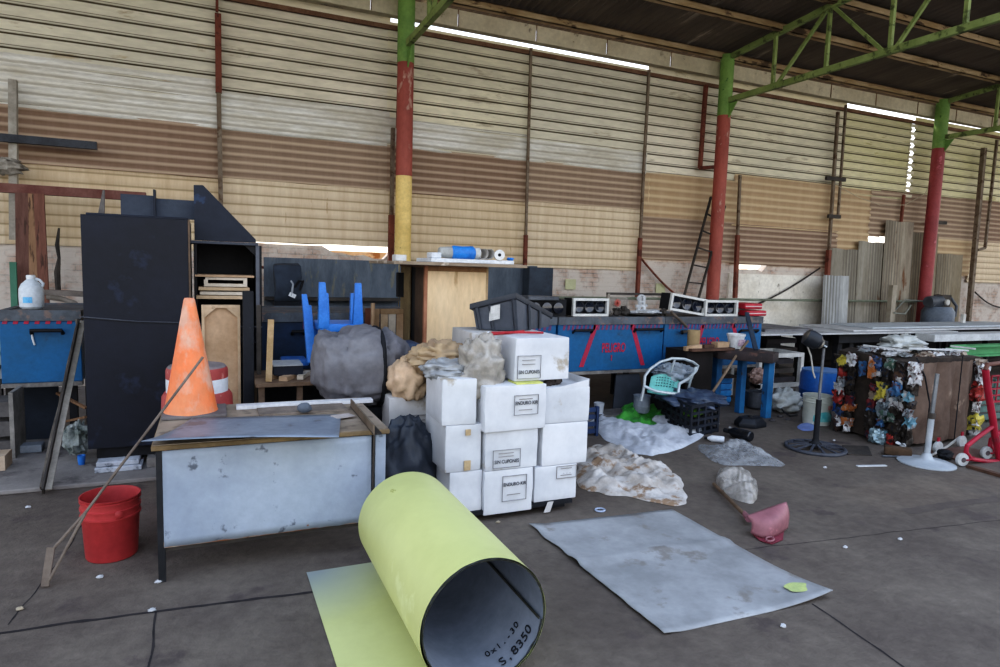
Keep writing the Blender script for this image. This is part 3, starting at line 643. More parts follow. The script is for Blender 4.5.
t.add('front_edge', MB().box((sx1-.05, 5.985, .036), (sx1-.02, 6.0, sz)), mat('grey front edge', '#5f626a', '#4d5058', 5, .7))
z1 = A(215, 276, 6.0).z
t.add('shelf_board', MB().box((sx0+.03, 6.0, .98), (sx1-.05, 6.40, 1.0)), m_bcab)
# triangle board standing on it
a = A(194.5, 243, 5.98)
mb = MB().prism([(a.x, 5.98, sz+.024), (A(256, 243, 5.98).x, 5.98, sz+.024), (A(256, 239, 5.98).x, 5.98, sz+.05), (A(203, 185, 5.98).x, 5.98, A(203, 185, 5.98).z), (a.x, 5.98, A(195, 185, 5.98).z)], (0, .02, 0)); mb.bevel(.003, 1)
single('triangle_board', 'navy-black triangular board standing upright on the open shelf', 'board', mb, m_bcab2)
# boards in the shelf
m_raw = [mat('raw board %d' % i, a, b, 3, .8, spot='#8a745c', sscale=5, samt=.2) for i, (a, b) in enumerate((('#c2ab90', '#ad9678'), ('#b99d80', '#a3876a'), ('#cfc6b8', '#b6ab9a'), ('#a2886c', '#8d7458')))]
z = 1.06
for i, (p0, p1, py, h, k, lab) in enumerate(((197, 243, 297, .028, 0, 'pale raw board at the bottom of the pile inside the open shelf'), (200, 247, 293, .026, 2, 'pale board second from the bottom in the open shelf'), (198, 249, 288.5, .026, 0, 'cream board third from the bottom in the open shelf'))):
    a, b = A(p0, py, 5.95), A(p1, py, 5.95)
    single('raw_board', lab, 'board', MB().box((a.x, 5.93, a.z-h/2), (b.x, 6.36, a.z+h/2), .02*(i-1)), m_raw[k], 'raw boards inside the open shelf', smooth=0)
a, b = A(204, 282, 5.97), A(247, 282, 5.97); za = A(225, 286.5, 5.97).z; zb = A(225, 277.5, 5.97).z
t = T('picture_frame', 'pale wooden frame lying on the pile inside the open shelf', 'frame', (a.x+.15, 6.1, za))
t.add('frame_rails', MB().box((a.x, 5.94, za), (b.x, 5.98, za+.025)).box((a.x+.01, 5.94, zb-.02), (b.x, 5.98, zb)).box((a.x, 5.94, za+.025), (a.x+.03, 5.98, zb-.02)).box((b.x-.03, 5.94, za+.025), (b.x, 5.98, zb-.02)), m_raw[2], smooth=0)
t.add('frame_back', MB().box((a.x+.01, 5.98, za), (b.x-.01, 6.3, za+.02)), m_raw[1], smooth=0)
a, b = A(195, 275.5, 5.95), A(254, 275.5, 5.95)
single('raw_board', 'thin orange-brown board lying highest inside the open shelf', 'board', MB().box((a.x, 5.93, a.z-.008), (b.x, 6.36, a.z+.008)), m_raw[1], 'raw boards inside the open shelf', smooth=0)
a, b = A(203, 410, 5.62), A(240, 305, 5.62)
t = T('plywood_hatch', 'upright plywood panel with frame strips and cut corners behind the traffic cone', 'panel', ((a.x+b.x)/2, 5.65, .036))
t.add('panel', MB().box((a.x, 5.63, .036), (b.x, 5.645, b.z)), m_raw[1], smooth=0)
mb = MB().box((a.x, 5.60, .036), (a.x+.02, 5.63, b.z)).box((b.x-.02, 5.60, .036), (b.x, 5.63, b.z)).box((a.x+.02, 5.60, b.z-.022), (b.x-.02, 5.63, b.z))
t.add('frame_strip', mb, m_raw[0], smooth=0)
for s, xx in ((1, a.x+.02), (-1, b.x-.02)): t.add('corner_block', MB().prism([(xx, 5.605, b.z-.022), (xx+s*.085, 5.605, b.z-.022), (xx, 5.605, b.z-.10)], (0, .02, 0)), m_raw[0], smooth=0)
a, b = A(243.5, 412, 5.55), A(253.5, 291, 5.55)
single('black_post', 'square black post with chipped white edge standing in front of the open shelf', 'post', MB().box((a.x, 5.52, .036), (b.x, 5.58, b.z)).bevel(.004, 1), mat('chipped black', '#22252c', '#1b1d22', 3, .6, spot='#8f9299', sscale=14, samt=.12))
a, b = A(257, 410, 5.75), A(262, 305, 5.75)
single('grey_strip', 'thin dark grey wooden strip standing beside the black post', 'strip', MB().box((a.x, 5.74, .036), (b.x-.01, 5.77, b.z)), mat('strip grey', '#56504a', '#443f3a', 5, .8), smooth=0)
a, b = A(266, 374, 5.35), A(271.5, 320, 5.35)
single('wood_batten', 'short pale wooden batten standing on the low dark table', 'batten', MB().bar((a.x+.02, 5.36, .75), (b.x, 5.40, b.z), .045, .03, up=(0, 1, 0)), mat('pale batten', '#b89f7c', '#a2875f', 6, .8), smooth=0)

# low dark table behind the desk
tx0, tx1 = A(256, 376, 5.3).x, A(368, 376, 5.3).x
t = T('low_work_table', 'low table with worn wooden edge behind the sheet metal desk', 'table', ((tx0+tx1)/2, 5.6, 0))
t.add('table_top', MB().box((tx0, 5.3, .715), (tx1, 5.95, .745)), mat('worn table edge', '#86705c', '#6c5948', 5, .8))
for lx, ly in ((tx0+.02, 5.33), (A(297, 390, 5.33).x, 5.33), (tx1-.06, 5.33), (tx0+.02, 5.88), (tx1-.06, 5.88)): t.add('leg', MB().box((lx, ly, .0), (lx+.045, ly+.045, .715)), mat('table leg wood', '#7d6a58', '#655446', 5, .8))
t.add('rear_board', MB().box((tx0+.01, 5.93, .05), (tx1-.01, 5.945, .70)), m_black)
a = A(288, 347, 5.5)
t = T('grey_box', 'dark box with pale grey lid on the low table', 'box', (a.x, 5.5, .75))
t.add('box_body', MB().box((A(274, 340, 5.45).x, 5.45, .78), (A(303, 340, 5.45).x, 5.72, .855)), m_bcab2); t.add('lid', MB().box((A(273, 340, 5.45).x, 5.44, .855), (A(303, 340, 5.45).x, 5.73, .865)), mat('pale lid', '#a9adb0', '#92979b', 5, .6))
t.add('box_stand', MB().box((A(276, 340, 5.5).x, 5.5, .747), (A(300, 340, 5.5).x, 5.70, .78)), m_black)
for i, (p, q, w, k, lab) in enumerate((((283, 373), (298, 366), .07, 1, 'short pale wood offcut lying on the low table'), ((300, 371), (308, 362), .05, 2, 'small grey wood offcut at the right end of the low table'), ((270, 366), (296, 357), .012, 3, 'thin dark stick lying across the low table'))):
    a, b = A(*p, 5.36+.04*i), A(*q, 5.6+.04*i); a.z = b.z = .765
    single('wood_offcut', lab, 'offcut', MB().bar(a, b, w, .035), m_raw[k], smooth=0)

# dark screen panel in front of the wall and the dark jacket
m_scr = mat('weathered blue-black sheet', '#5b646f', '#474f59', 2.2, .7, bump=.2, spot='#6a6a60', sscale=4, samt=.4, stretch=(2.2, 1, .6))
a, b = A(264, 306, 8.8), A(552, 268, 8.8)
t = T('dark_metal_panel', 'long dark weathered metal panel standing along the wall behind the blue chair', 'panel', (3, 8.8, 0))
t.add('sheet', MB().box((a.x, 8.80, .02), (A(398, 320, 8.8).x, 8.83, 1.74)), m_scr); t.add('sheet', MB().box((A(398, 320, 8.8).x+.02, 8.82, .02), (A(536, 320, 8.8).x, 8.85, 1.74)), m_scr)
t.add('ledge', MB().box((a.x, 8.66, 1.20), (A(398, 320, 8.8).x, 8.80, 1.24)), m_dark)
single('dark_crate_lid', 'dark ribbed box end standing against the wall right of the wall post', 'box', MB().box((A(527, 320, 8.6).x, 8.58, .02), (A(551, 320, 8.6).x, 8.78, 1.72)).bevel(.01, 1), mat('slate blue', '#39424d', '#2d343d', 3, .7))
c = A(289, 287, 8.5)
t = T('black_suitcase', 'slumped black bag with white tag leaning on the dark metal panel', 'bag', (c.x, 8.5, 1.2))
mb = MB().box((A(275, 320, 8.45).x, 8.40, 1.205), (A(301, 320, 8.45).x, 8.62, A(285, 264, 8.45).z), 0); mb.sub(5); mb.noisy(.035, 4, 2); mb.bevel(.01, 1)
t.add('bag_body', mb, mat('black fabric', '#3a4350', '#2a313b', 4, .85, bump=.3, bscale=12), smooth=70)
t.add('bag_strap', MB().tube([A(291, 281, 8.33), A(293, 284, 8.30), A(292, 293, 8.30), A(291, 296, 8.30)], .012, 7), mat('grey strap', '#9da4ac', '#858c94', 5, .6))
t.add('white_tag', MB().box((A(288, 295, 8.30).x, 8.29, A(288, 297, 8.30).z), (A(295, 295, 8.3).x, 8.30, A(288, 293, 8.3).z), tilt=(0, R(25))), mat('tag white', '#dfe3e6', '#cdd2d6', 6, .6))
t.add('bag_handle', MB().tube([A(295, 287, 8.33), A(299, 281, 8.28), A(303, 281, 8.30), A(300, 290, 8.33)], .016, 7), m_black)
t.add('support', MB().box((A(274, 320, 8.45).x, 8.38, 0), (A(303, 320, 8.45).x, 8.64, 1.205)), mat('dark base', '#1a202a', '#141820', 4, .8), label='dark base under the bag')

# blue plastic chairs (one upturned, legs in the air)
m_pblue = mat('bright blue plastic', '#3f7ac0', '#336bb0', 4, .4, bump=0)
t = T('plastic_chair', 'bright blue plastic chair turned upside down with legs in the air', 'chair', A(341, 328, 5.5))
Yc = 5.5
zs = A(341, 325, Yc).z
def taper(t, p, q, w0, w1, name='leg'):
    t.add(name, MB().hexa([V(x) for x in ((p.x-w0, p.y-w0*.8, p.z), (p.x+w0, p.y-w0*.8, p.z), (p.x+w0, p.y+w0*.8, p.z), (p.x-w0, p.y+w0*.8, p.z), (q.x-w1, q.y-w1*.8, q.z), (q.x+w1, q.y-w1*.8, q.z), (q.x+w1, q.y+w1*.8, q.z), (q.x-w1, q.y+w1*.8, q.z))]).bevel(.006, 2), m_pblue)
taper(t, A(323.5, 328, Yc), A(322, 282, Yc), .045, .026); taper(t, A(357.5, 328, Yc), A(358, 283, Yc), .045, .026)
taper(t, A(325, 326, Yc+.38), A(325.5, 293, Yc+.4), .04, .024); taper(t, A(354, 326, Yc+.38), A(353, 293, Yc+.4), .04, .024)
x0, x1 = A(320, 327, Yc).x, A(361, 327, Yc).x
t.add('seat', MB().box((x0, Yc-.03, zs-.06), (x1, Yc+.42, zs+.01)).bevel(.02, 3), m_pblue)
mb = MB(); mb.grid(lambda u, v: V((x0+.02+u*(x1-x0-.04), Yc+.42+.10*v-.05*math.sin(math.pi*u), zs-.02-v*(zs-.02-.76))), 12, 6)
o = t.add('backrest', mb, m_pblue); md = o.modifiers.new('s', 'SOLIDIFY'); md.thickness = .02
a, b = A(311, 345, 5.75), A(304, 295, 5.85)
t = T('plastic_chair', 'second blue plastic chair, only a narrow leaning side showing left of the upturned one', 'chair', A(312, 360, 5.75))
taper(t, A(313, 362, 5.7), A(304, 294, 5.85), .05, .022, 'leg')
t.add('seat', MB().box((a.x-.22, 5.78, .80), (a.x-.01, 6.15, .84)).bevel(.015, 2), m_pblue)
taper(t, A(313, 362, 6.0), A(309, 305, 6.2), .035, .02, 'leg')
# wooden frames right of the chair
for (p0, p1, py0, py1, k, lab) in ((364, 375, 308, 345, 3, 'reddish-brown board standing behind the grey bundle'), (374, 381, 309, 345, 1, 'thin wooden strip standing behind the grey bundle'), (380, 404, 309, 345, 0, 'pale wooden crate side standing left of the plywood cabinet')):
    a, b = A(p0, py1, 6.3), A(p1, py0, 6.3)
    if k == 0:
        t = T('wood_crate', lab, 'crate', ((a.x+b.x)/2, 6.35, .02))
        for i in range(3): t.add('slat', MB().box((a.x+(b.x-a.x)*i/3+.006, 6.3, .03), (a.x+(b.x-a.x)*(i+1)/3-.004, 6.32, b.z-.03)), m_raw[(0, 2, 1)[i]])
        t.add('top_rail', MB().box((a.x, 6.29, b.z-.05), (b.x, 6.34, b.z)), m_raw[3])
    else: single('wood_board', lab, 'board', MB().box((a.x, 6.35-.03*k, .03), (b.x-.01, 6.37-.03*k, b.z)), (m_raw[3] if k == 1 else mat('red-brown board', '#6d4636', '#57372b', 4, .8)), smooth=0)
a, b = A(372.5, 335, 6.15), A(373, 303, 6.15)
single('wooden_handle', 'short wooden tool handle sticking up behind the grey bundle', 'handle', MB().tube([V((a.x, 6.15, .01)), b], .02, 8), m_raw[1])
# ------------------------------------------------------------------ sheet metal desk
m_desk = mat('scuffed pale blue-grey metal', '#a2adbb', '#8d99a9', 1.6, .5, bump=.05, spot='#5d6470', sscale=8, samt=.3, fine=.08)
m_drust = mat('rust band', '#a1998f', '#8a5a3c', 7, .8, spot='#6a4a38', sscale=9)
m_dtop = mat('dusty wooden desk top', '#9a8d7e', '#857868', 4, .8, spot='#6d6257', sscale=8)
m_dedge = mat('tan desk edge', '#8a7658', '#6d5d46', 5, .75)
DX0, DX1, DY0, DY1, DZ = -.275, .925, 3.69, 4.62, .74
t = T('metal_desk', 'large desk with scuffed pale blue-grey metal front and dusty wooden top', 'desk', ((DX0+DX1)/2, (DY0+DY1)/2, 0))
t.add('desk_top', MB().box((DX0-.02, DY0-.02, DZ-.03), (DX1+.02, DY1, DZ-.004)).bevel(.004, 1), m_dedge)
t.add('top_surface', MB().box((DX0-.015, DY0-.01, DZ-.004), (DX1+.015, DY1-.01, DZ)), m_dtop)
mb = MB(); mb.grid(lambda u, v: V((DX0+.03+u*(.84-DX0-.03), DY0+.006*noise.noise(V((u*3, v*2, 1))), .19+v*(DZ-.035-.19)+(.008*noise.noise(V((u*14, 0, 3))) if v == 0 else 0))), 30, 12)
o = t.add('front_panel', mb, m_desk); o.modifiers.new('s', 'SOLIDIFY').thickness = .008
t.add('rust_strip', MB().box((DX0+.03, DY0-.006, .185), (.84, DY0+.008, .215)).sub(5).noisy(.006, 14, 1), m_drust)
t.add('end_panel', MB().box((.865, DY0-.005, .19), (DX1, DY0+.01, DZ-.035)), m_desk)
for lx, ly in ((DX0, DY0-.005), (DX1-.04, DY0+.02), (DX0, DY1-.05), (DX1-.04, DY1-.05)): t.add('leg', MB().box((lx, ly, 0), (lx+.035, ly+.035, DZ-.035)), mat('dark desk leg', '#2b2c30', '#1f2023', 5, .6))
t.add('lower_rail', MB().box((DX0+.03, DY0+.012, .16), (DX1-.04, DY0+.03, .19)), m_dark)
t.add('back_panel', MB().box((DX0+.03, DY1-.03, .19), (DX1-.04, DY1-.02, DZ-.035)), m_desk)
# things on the desk
m_gsheet = mat('dull grey sheet metal', '#8e99a8', '#7a8594', 2.5, .45, metal=.3, bump=.05, spot='#6b6f76', sscale=5, samt=.3)
ca, cb, cc, cd = G(141, 441, .79), G(339, 437, .768), G(341, 414, .752), G(192, 418, .752)
mb = MB(); mb.grid(lambda u, v: ca.lerp(cb, u).lerp(cd.lerp(cc, u), v) + V((0, 0, .012*math.sin(math.pi*u)*(1-v)-.02*math.sin(math.pi*v)*(1-u))), 16, 8)
o = mb.obj('metal_sheet', m_gsheet, ca); o.location = ca; tag(o, 'flat grey metal sheet lying on the desk and overhanging its front edge', 'sheet'); o.modifiers.new('s', 'SOLIDIFY').thickness = .004
a, b = G(236, 407, DZ+.014), G(372, 400, DZ+.014)
single('white_strip', 'long white painted wood strip lying along the back of the desk', 'strip', MB().bar(a, b, .07, .026).bevel(.003, 1), mat('white strip paint', '#d5d6d8', '#bfc0c3', 5, .7))
a, b = G(258, 412, DZ+.005), G(300, 411, DZ+.005)
single('dusty_board', 'dusty flat board lying on the desk behind the grey metal sheet', 'board', MB().box((a.x, a.y-.10, DZ+.001), (.80, a.y+.10, DZ+.012), .02), mat('dusty board brown', '#877c72', '#6d645c', 9, .9, bump=.4, bscale=70), smooth=0)
c = G(304, 413, DZ)
single('round_stone', 'dark grey lump shaped like a small round stone on the desk', 'stone', MB().blob((c.x, c.y-.02, DZ+.038), (.042, .035, .034), .2, 2, 4, 20, 12, flat=DZ+.012), mat('grey stone', '#5d646e', '#484e57', 6, .8))
a, b = G(351, 403, DZ+.03), G(374, 430, DZ+.03)
t = T('angle_bar', 'rusty steel angle bar lying across the right end of the desk', 'bar', a)
t.add('upright_flange', MB().bar(a, b, .008, .055), mat('brown steel', '#6b5f52', '#554a3f', 5, .7)); t.add('flat_flange', MB().bar(a+V((.02, 0, -.024)), b+V((.02, 0, -.024)), .05, .006), m_dark)
a, b = A(374, 431, DY0-.03), A(371.5, 512, DY0-.03)
single('thin_rod', 'thin dark rod standing against the right end of the desk front', 'rod', MB().tube([a, V((b.x, b.y, .01))], .006, 6), m_dark)
single('pink_sheet', 'thin pale plastic scrap lying on the desk beside the angle bar', 'scrap', MB().box((G(333, 419, DZ).x, G(340, 418, DZ).y-.06, DZ+.013), (G(352, 417, DZ).x, G(340, 418, DZ).y+.03, DZ+.018), .3), mat('pale scrap', '#b9b1ad', '#a49b96', 6, .7), smooth=0)

# traffic cone
m_cone = mat('weathered orange cone', '#e4713a', '#d88a60', 2.2, .5, bump=.05, spot='#cfa088', sscale=3, samt=.7, stretch=(1, 1, .6))
b = G(191.5, 412, DZ); cx, cy = b.x, b.y-.06; zt = A(194, 298, cy).z
t = T('traffic_cone', 'tall faded orange traffic cone standing on the desk', 'cone', (cx, cy, DZ+.002))
rb = (A(219, 405, cy).x-A(165.5, 405, cy).x)/2
t.add('cone_body', MB().lathe([(rb*1.03, DZ+.022), (rb, DZ+.035), (rb*.98, DZ+.05), (.032, zt-.012), (.026, zt), (.018, zt-.002)], (cx, cy, 0), 40, cap0=False, cap1=False), m_cone)
t.add('cone_base', MB().box((cx-rb*1.06, cy-rb*1.02, DZ+.002), (cx+rb*1.35, cy+rb*1.1, DZ+.024)).bevel(.008, 2), mat('grimy cone base', '#76706f', '#605a59', 6, .8))
# traffic barrel behind the desk
m_bred = mat('faded red barrel', '#ad4d49', '#a04845', 3, .55, spot='#bf7a72', sscale=6, samt=.3); m_bwh = mat('white reflective band', '#dfe4ea', '#cfd4da', 4, .4)
bx, by = -.10, 5.02
r0 = (A(228, 375, by).x-A(165.5, 375, by).x)/2; bx = (A(228, 375, by).x+A(165.5, 375, by).x)/2
zz = lambda y: A(196, y, by-r0).z
t = T('traffic_barrel', 'red traffic barrel with white band standing behind the desk and cone', 'barrel', (bx, by, .036))
zA, zB, zC, zD = zz(415), zz(396), zz(382), zz(371)
t.add('lower_tier', MB().lathe([(r0*1.36, .036), (r0*1.36, .08), (r0*1.28, .09), (r0*1.14, zB-.03), (r0*1.06, zB-.004), (r0, zB)], (bx, by, 0), 36), m_bred)
t.add('white_band', MB().lathe([(r0, zB), (r0*1.005, zC)], (bx, by, 0), 36, cap0=False, cap1=False), m_bwh)
t.add('upper_band', MB().lathe([(r0*1.005, zC), (r0, zD-.02), (r0*.96, zD)], (bx, by, 0), 36), m_bred)
t.add('barrel_top', MB().lathe([(r0*.96, zD), (r0*.9, zD+.012), (r0*.3, zD+.016)], (bx, by, 0), 36, cap0=False), mat('grimy barrel top', '#8d8180', '#777070', 6, .8))

# red bucket
m_buck = mat('red bucket plastic', '#ac3d3d', '#9c3638', 3, .5, bump=.03, spot='#d1736f', sscale=10, samt=.2)
cy = 4.15; cx = (A(78, 500, cy).x+A(142, 500, cy).x)/2; rt = (A(142, 500, cy).x-A(78, 500, cy).x)/2*.97; rbm = rt*.86; H = .355
t = T('plastic_bucket', 'empty red plastic bucket on the floor beside the desk', 'bucket', (cx, cy, 0))
prof = [(rbm*.97, .002), (rbm, .012), (rt*.95, H-.115)]
for z in (H-.108, H-.065, H-.022): prof += [(rt*.955, z-.006), (rt*1.0, z-.004), (rt*1.005, z+.006), (rt*.96, z+.009)]
prof += [(rt, H-.008), (rt*1.01, H), (rt*.97, H), (rt*.94, H-.02), (rbm*.93, .02)]
bb_ = t.add('bucket_body', MB().lathe(prof, (cx, cy, 0), 44), m_buck)
t.add('handle_lug', under=bb_, mt=m_buck, mb=MB().lathe([(.018, 0), (.022, .012), (.012, .018)], (cx+rt*.35, cy-rt*.93, H-.075), 12, axm((.35, -.93, 0))))
# scraper tool leaning on the desk
m_tool = mat('dull brown steel', '#756a60', '#5c5149', 6, .6)
p0 = G(49, 584, .012); p1 = A(62, 553, p0.y+.10); top = A(203, 357, 4.08); mid = A(140, 437, DY0+.06)
ctr = G(49, 586, 0)
t = T('steel_scraper', 'long thin steel scraper leaning on the desk with its triangular foot on the floor', 'scraper', ctr)
bl0 = G(45, 586, .012); bl1 = A(51, 547, bl0.y+.04)
t.add('blade', MB().bar(bl0, bl1, .035, .02, up=(0, 1, 0)), m_tool)
j = A(86, 512, 3.86)
t.add('brace', MB().tube([bl0+V((.01, 0, .01)), j], .008, 7), m_tool); t.add('brace', MB().tube([bl1+V((.01, 0, -.01)), j], .008, 7), m_tool)
t.add('rod', MB().tube([j, j.lerp(A(143, 436, 3.98), .5), A(145, 434, 3.98), top], .0075, 7), m_tool)

# ------------------------------------------------------------------ yellow sheet roll
m_yroll = mat('pale yellow-green laminate', '#c2c787', '#b8bd7e', 1.5, .45, bump=.02, spot='#ccd29a', sscale=2, samt=.3, spec=.4, fine=.03)
m_groll = mat('slate grey laminate back', '#858c97', '#777e89', 1.8, .6, bump=.04)
RX, RY0, RY1, RR = .985, 2.27, 3.42, .272
t = T('laminate_roll', 'big roll of yellow-green sheet with grey inside and its tail lying flat', 'roll', (RX, 2.85, 0))
def spiral(s, off):
    # s in 0..1 : tail first, then the turns
    L0 = .52
    tot = L0 + RR*(2*math.pi + 1.35)
    d = s*tot
    if d < L0: return (RX-L0+d, .004+off + .010*max(0, 1-d/.12)*0, 0)
    th = (d-L0)/RR; r = RR - off - .013*max(0, th-.2)/6.3*1.0
    return (RX+r*math.sin(th), RR+.004 - r*math.cos(th), th)
def sheet(off):
    mb = MB(); NU = 110
    def fn(u, v):
        x, z, th = spiral(u, off)
        y = RY0+v*(RY1-RY0)
        if v == 0: y += .004*noise.noise(V((u*60, 0, 0)))
        if th == 0: y += .06*v
        if th == 0 and v < .5: y += 0
        return V((x, y, z))
    return mb.grid(fn, NU, 10)
# outside (the lower face of the tail becomes the outside of the roll): yellow faces up on the tail, so the tail is a separate lap
mb = MB(); mb.grid(lambda u, v: V((RX-.52+u*.54-.01*v, 2.20+v*1.33+.0*u, .006+.0*u)), 12, 8)
m_tail = mat('laminate tail', '#c3c78c', '#b8bc82', 1.5, .45, bump=.02, spec=.4, fine=.03)
nt_ = m_tail.node_tree; b_ = nt_.nodes['Principled BSDF']; src = b_.inputs['Base Color'].links[0].from_socket
tc_ = nt_.nodes.new('ShaderNodeTexCoord'); vm = nt_.nodes.new('ShaderNodeVectorMath'); vm.operation = 'DISTANCE'; vm.inputs[1].default_value = (-.56, .74, 0)
nt_.links.new(tc_.outputs['Object'], vm.inputs[0]); mr_ = nt_.nodes.new('ShaderNodeMapRange'); mr_.inputs[1].default_value = .12; mr_.inputs[2].default_value = .62; mr_.inputs[3].default_value = .85; mr_.inputs[4].default_value = 0
nt_.links.new(vm.outputs['Value'], mr_.inputs[0]); mx_ = nt_.nodes.new('ShaderNodeMix'); mx_.data_type = 'RGBA'; nt_.links.new(mr_.outputs[0], mx_.inputs[0]); nt_.links.new(src, mx_.inputs[6]); mx_.inputs[7].default_value = lin('#7d8894'); nt_.links.new(mx_.outputs[2], b_.inputs['Base Color'])
t.add('flat_tail', mb, m_tail)
def arc(r, a0, a1, dr, n, ragged=0, y0=RY0, y1=RY1):
    mb = MB()
    return mb.grid(lambda u, v: V((RX+(r+dr*u)*math.sin(a0+u*(a1-a0)), y0+v*(y1-y0)+(ragged*noise.noise(V((u*40, 3, 0))) if v == 0 else 0), RR+.008-(r+dr*u)*math.cos(a0+u*(a1-a0)))), n, 8)
t.add('outer_face', arc(RR, 0, 2*math.pi, 0, 90, .006), m_yroll, smooth=80)
t.add('inner_face', arc(RR-.007, 0, 2*math.pi+1.45, -.012, 110, .006, RY0+.002, RY1-.002), m_groll, smooth=80)
m_ce = mat('dark cut edge', '#3c3d34', '#26271f', 12, .8)
mb = MB(); k = 120; prev = None
for i in range(k+1):
    th = (2*math.pi+1.45)*i/k; r = RR-.0035-.012*i/k
    y = RY0+.006*noise.noise(V((th/6.28*40, 3, 0)))-.002; rg = .002+.004*abs(noise.noise(V((th*9, 1, 0))))
    q = tuple(mb.bm.verts.new((RX+(r+s*rg)*math.sin(th), y-(.0 if s else 0), RR+.008-(r+s*rg)*math.cos(th))) for s in (-1, 1))
    if prev: mb.bm.faces.new((prev[0], prev[1], q[1], q[0]))
    prev = q
t.add('cut_edge', mb, m_ce)
th = 2*math.pi+1.45
t.add('inner_lap_edge', MB().bar((RX+(RR-.022)*math.sin(th), RY0+.01, RR+.008-(RR-.022)*math.cos(th)), (RX+(RR-.022)*math.sin(th), RY1-.01, RR+.008-(RR-.022)*math.cos(th)), .004, .012), m_ce)
m_ink = mat('dark ink', '#23252a', None, 5, .8, bump=0)
def inside_text(txt, y, th0, size, dth):
    for i, ch in enumerate(txt):
        if ch == ' ': continue
        th = th0+i*dth; r = RR-.014-.010
        pos = V((RX+r*math.sin(th), y, RR+.008-r*math.cos(th)))
        tan = V((math.cos(th), 0, math.sin(th))); up = V((0, 1, 0)); nrm = tan.cross(up)
        rot = Matrix((tan, up, nrm)).transposed().to_euler()
        t.text(ch, pos, size, m_ink, rot=rot, name='printed_character')
inside_text('0x1.-30', RY0+.15, .33, .048, .115)
inside_text('S,8350', RY0+.06, .46, .066, .135)
t.text('8', (RX-.13, RY1-.19, RR+.008+math.sqrt(max(0, (RR+.001)**2-.13**2))+.001), .05, mat('faint ink', '#b9bd76', None, 5, .6, bump=0), rot=(0, R(-28), R(30)), name='faint_mark')

# grey sheet on the floor
m_fsheet = mat('pale grey plastic sheet', '#9c9fa2', '#85888b', 2.4, .5, bump=.05, spot='#7d7b79', sscale=3.5, samt=.5, fine=.08)
ca, cb, cc, cd = G(529, 526), G(672, 510), G(832, 599), G(664, 636)
def fs(u, v):
    p = ca.lerp(cb, u).lerp(cd.lerp(cc, u), v)
    p = V((p.x, p.y, .006+.004*noise.noise(V((u*4, v*4, 2)))))
    if u == 0: p.x += .02*noise.noise(V((v*9, 1, 0)))
    e = max(0, (u-.55))*max(0, v-.6); p.z += e*e*1.4
    p.z += .018*math.exp(-((v-.42)/.03)**2)*.9 + .012*math.exp(-(u/.06)**2)
    return p
mb = MB(); mb.grid(fs, 24, 30)
t = T('grey_sheet', 'large pale grey sheet lying flat on the floor in front of the cartons', 'sheet', (ca+cc)/2)
o = t.add('sheet_face', mb, m_fsheet, smooth=70); md = o.modifiers.new('s', 'SOLIDIFY'); md.thickness = .004; md.offset = -1
c = G(797, 588, .021)
t.add('green_stain', MB().grid(lambda u, v: c + V((.075*v*math.cos(6.283*u)*(1+.3*noise.noise(V((u*9, 0, 0)))), .05*v*math.sin(6.283*u), .006)), 20, 3, True), mat('green stain', '#b3bf7c', '#9fae78', 12, .8), label='pale green stain near the right corner')

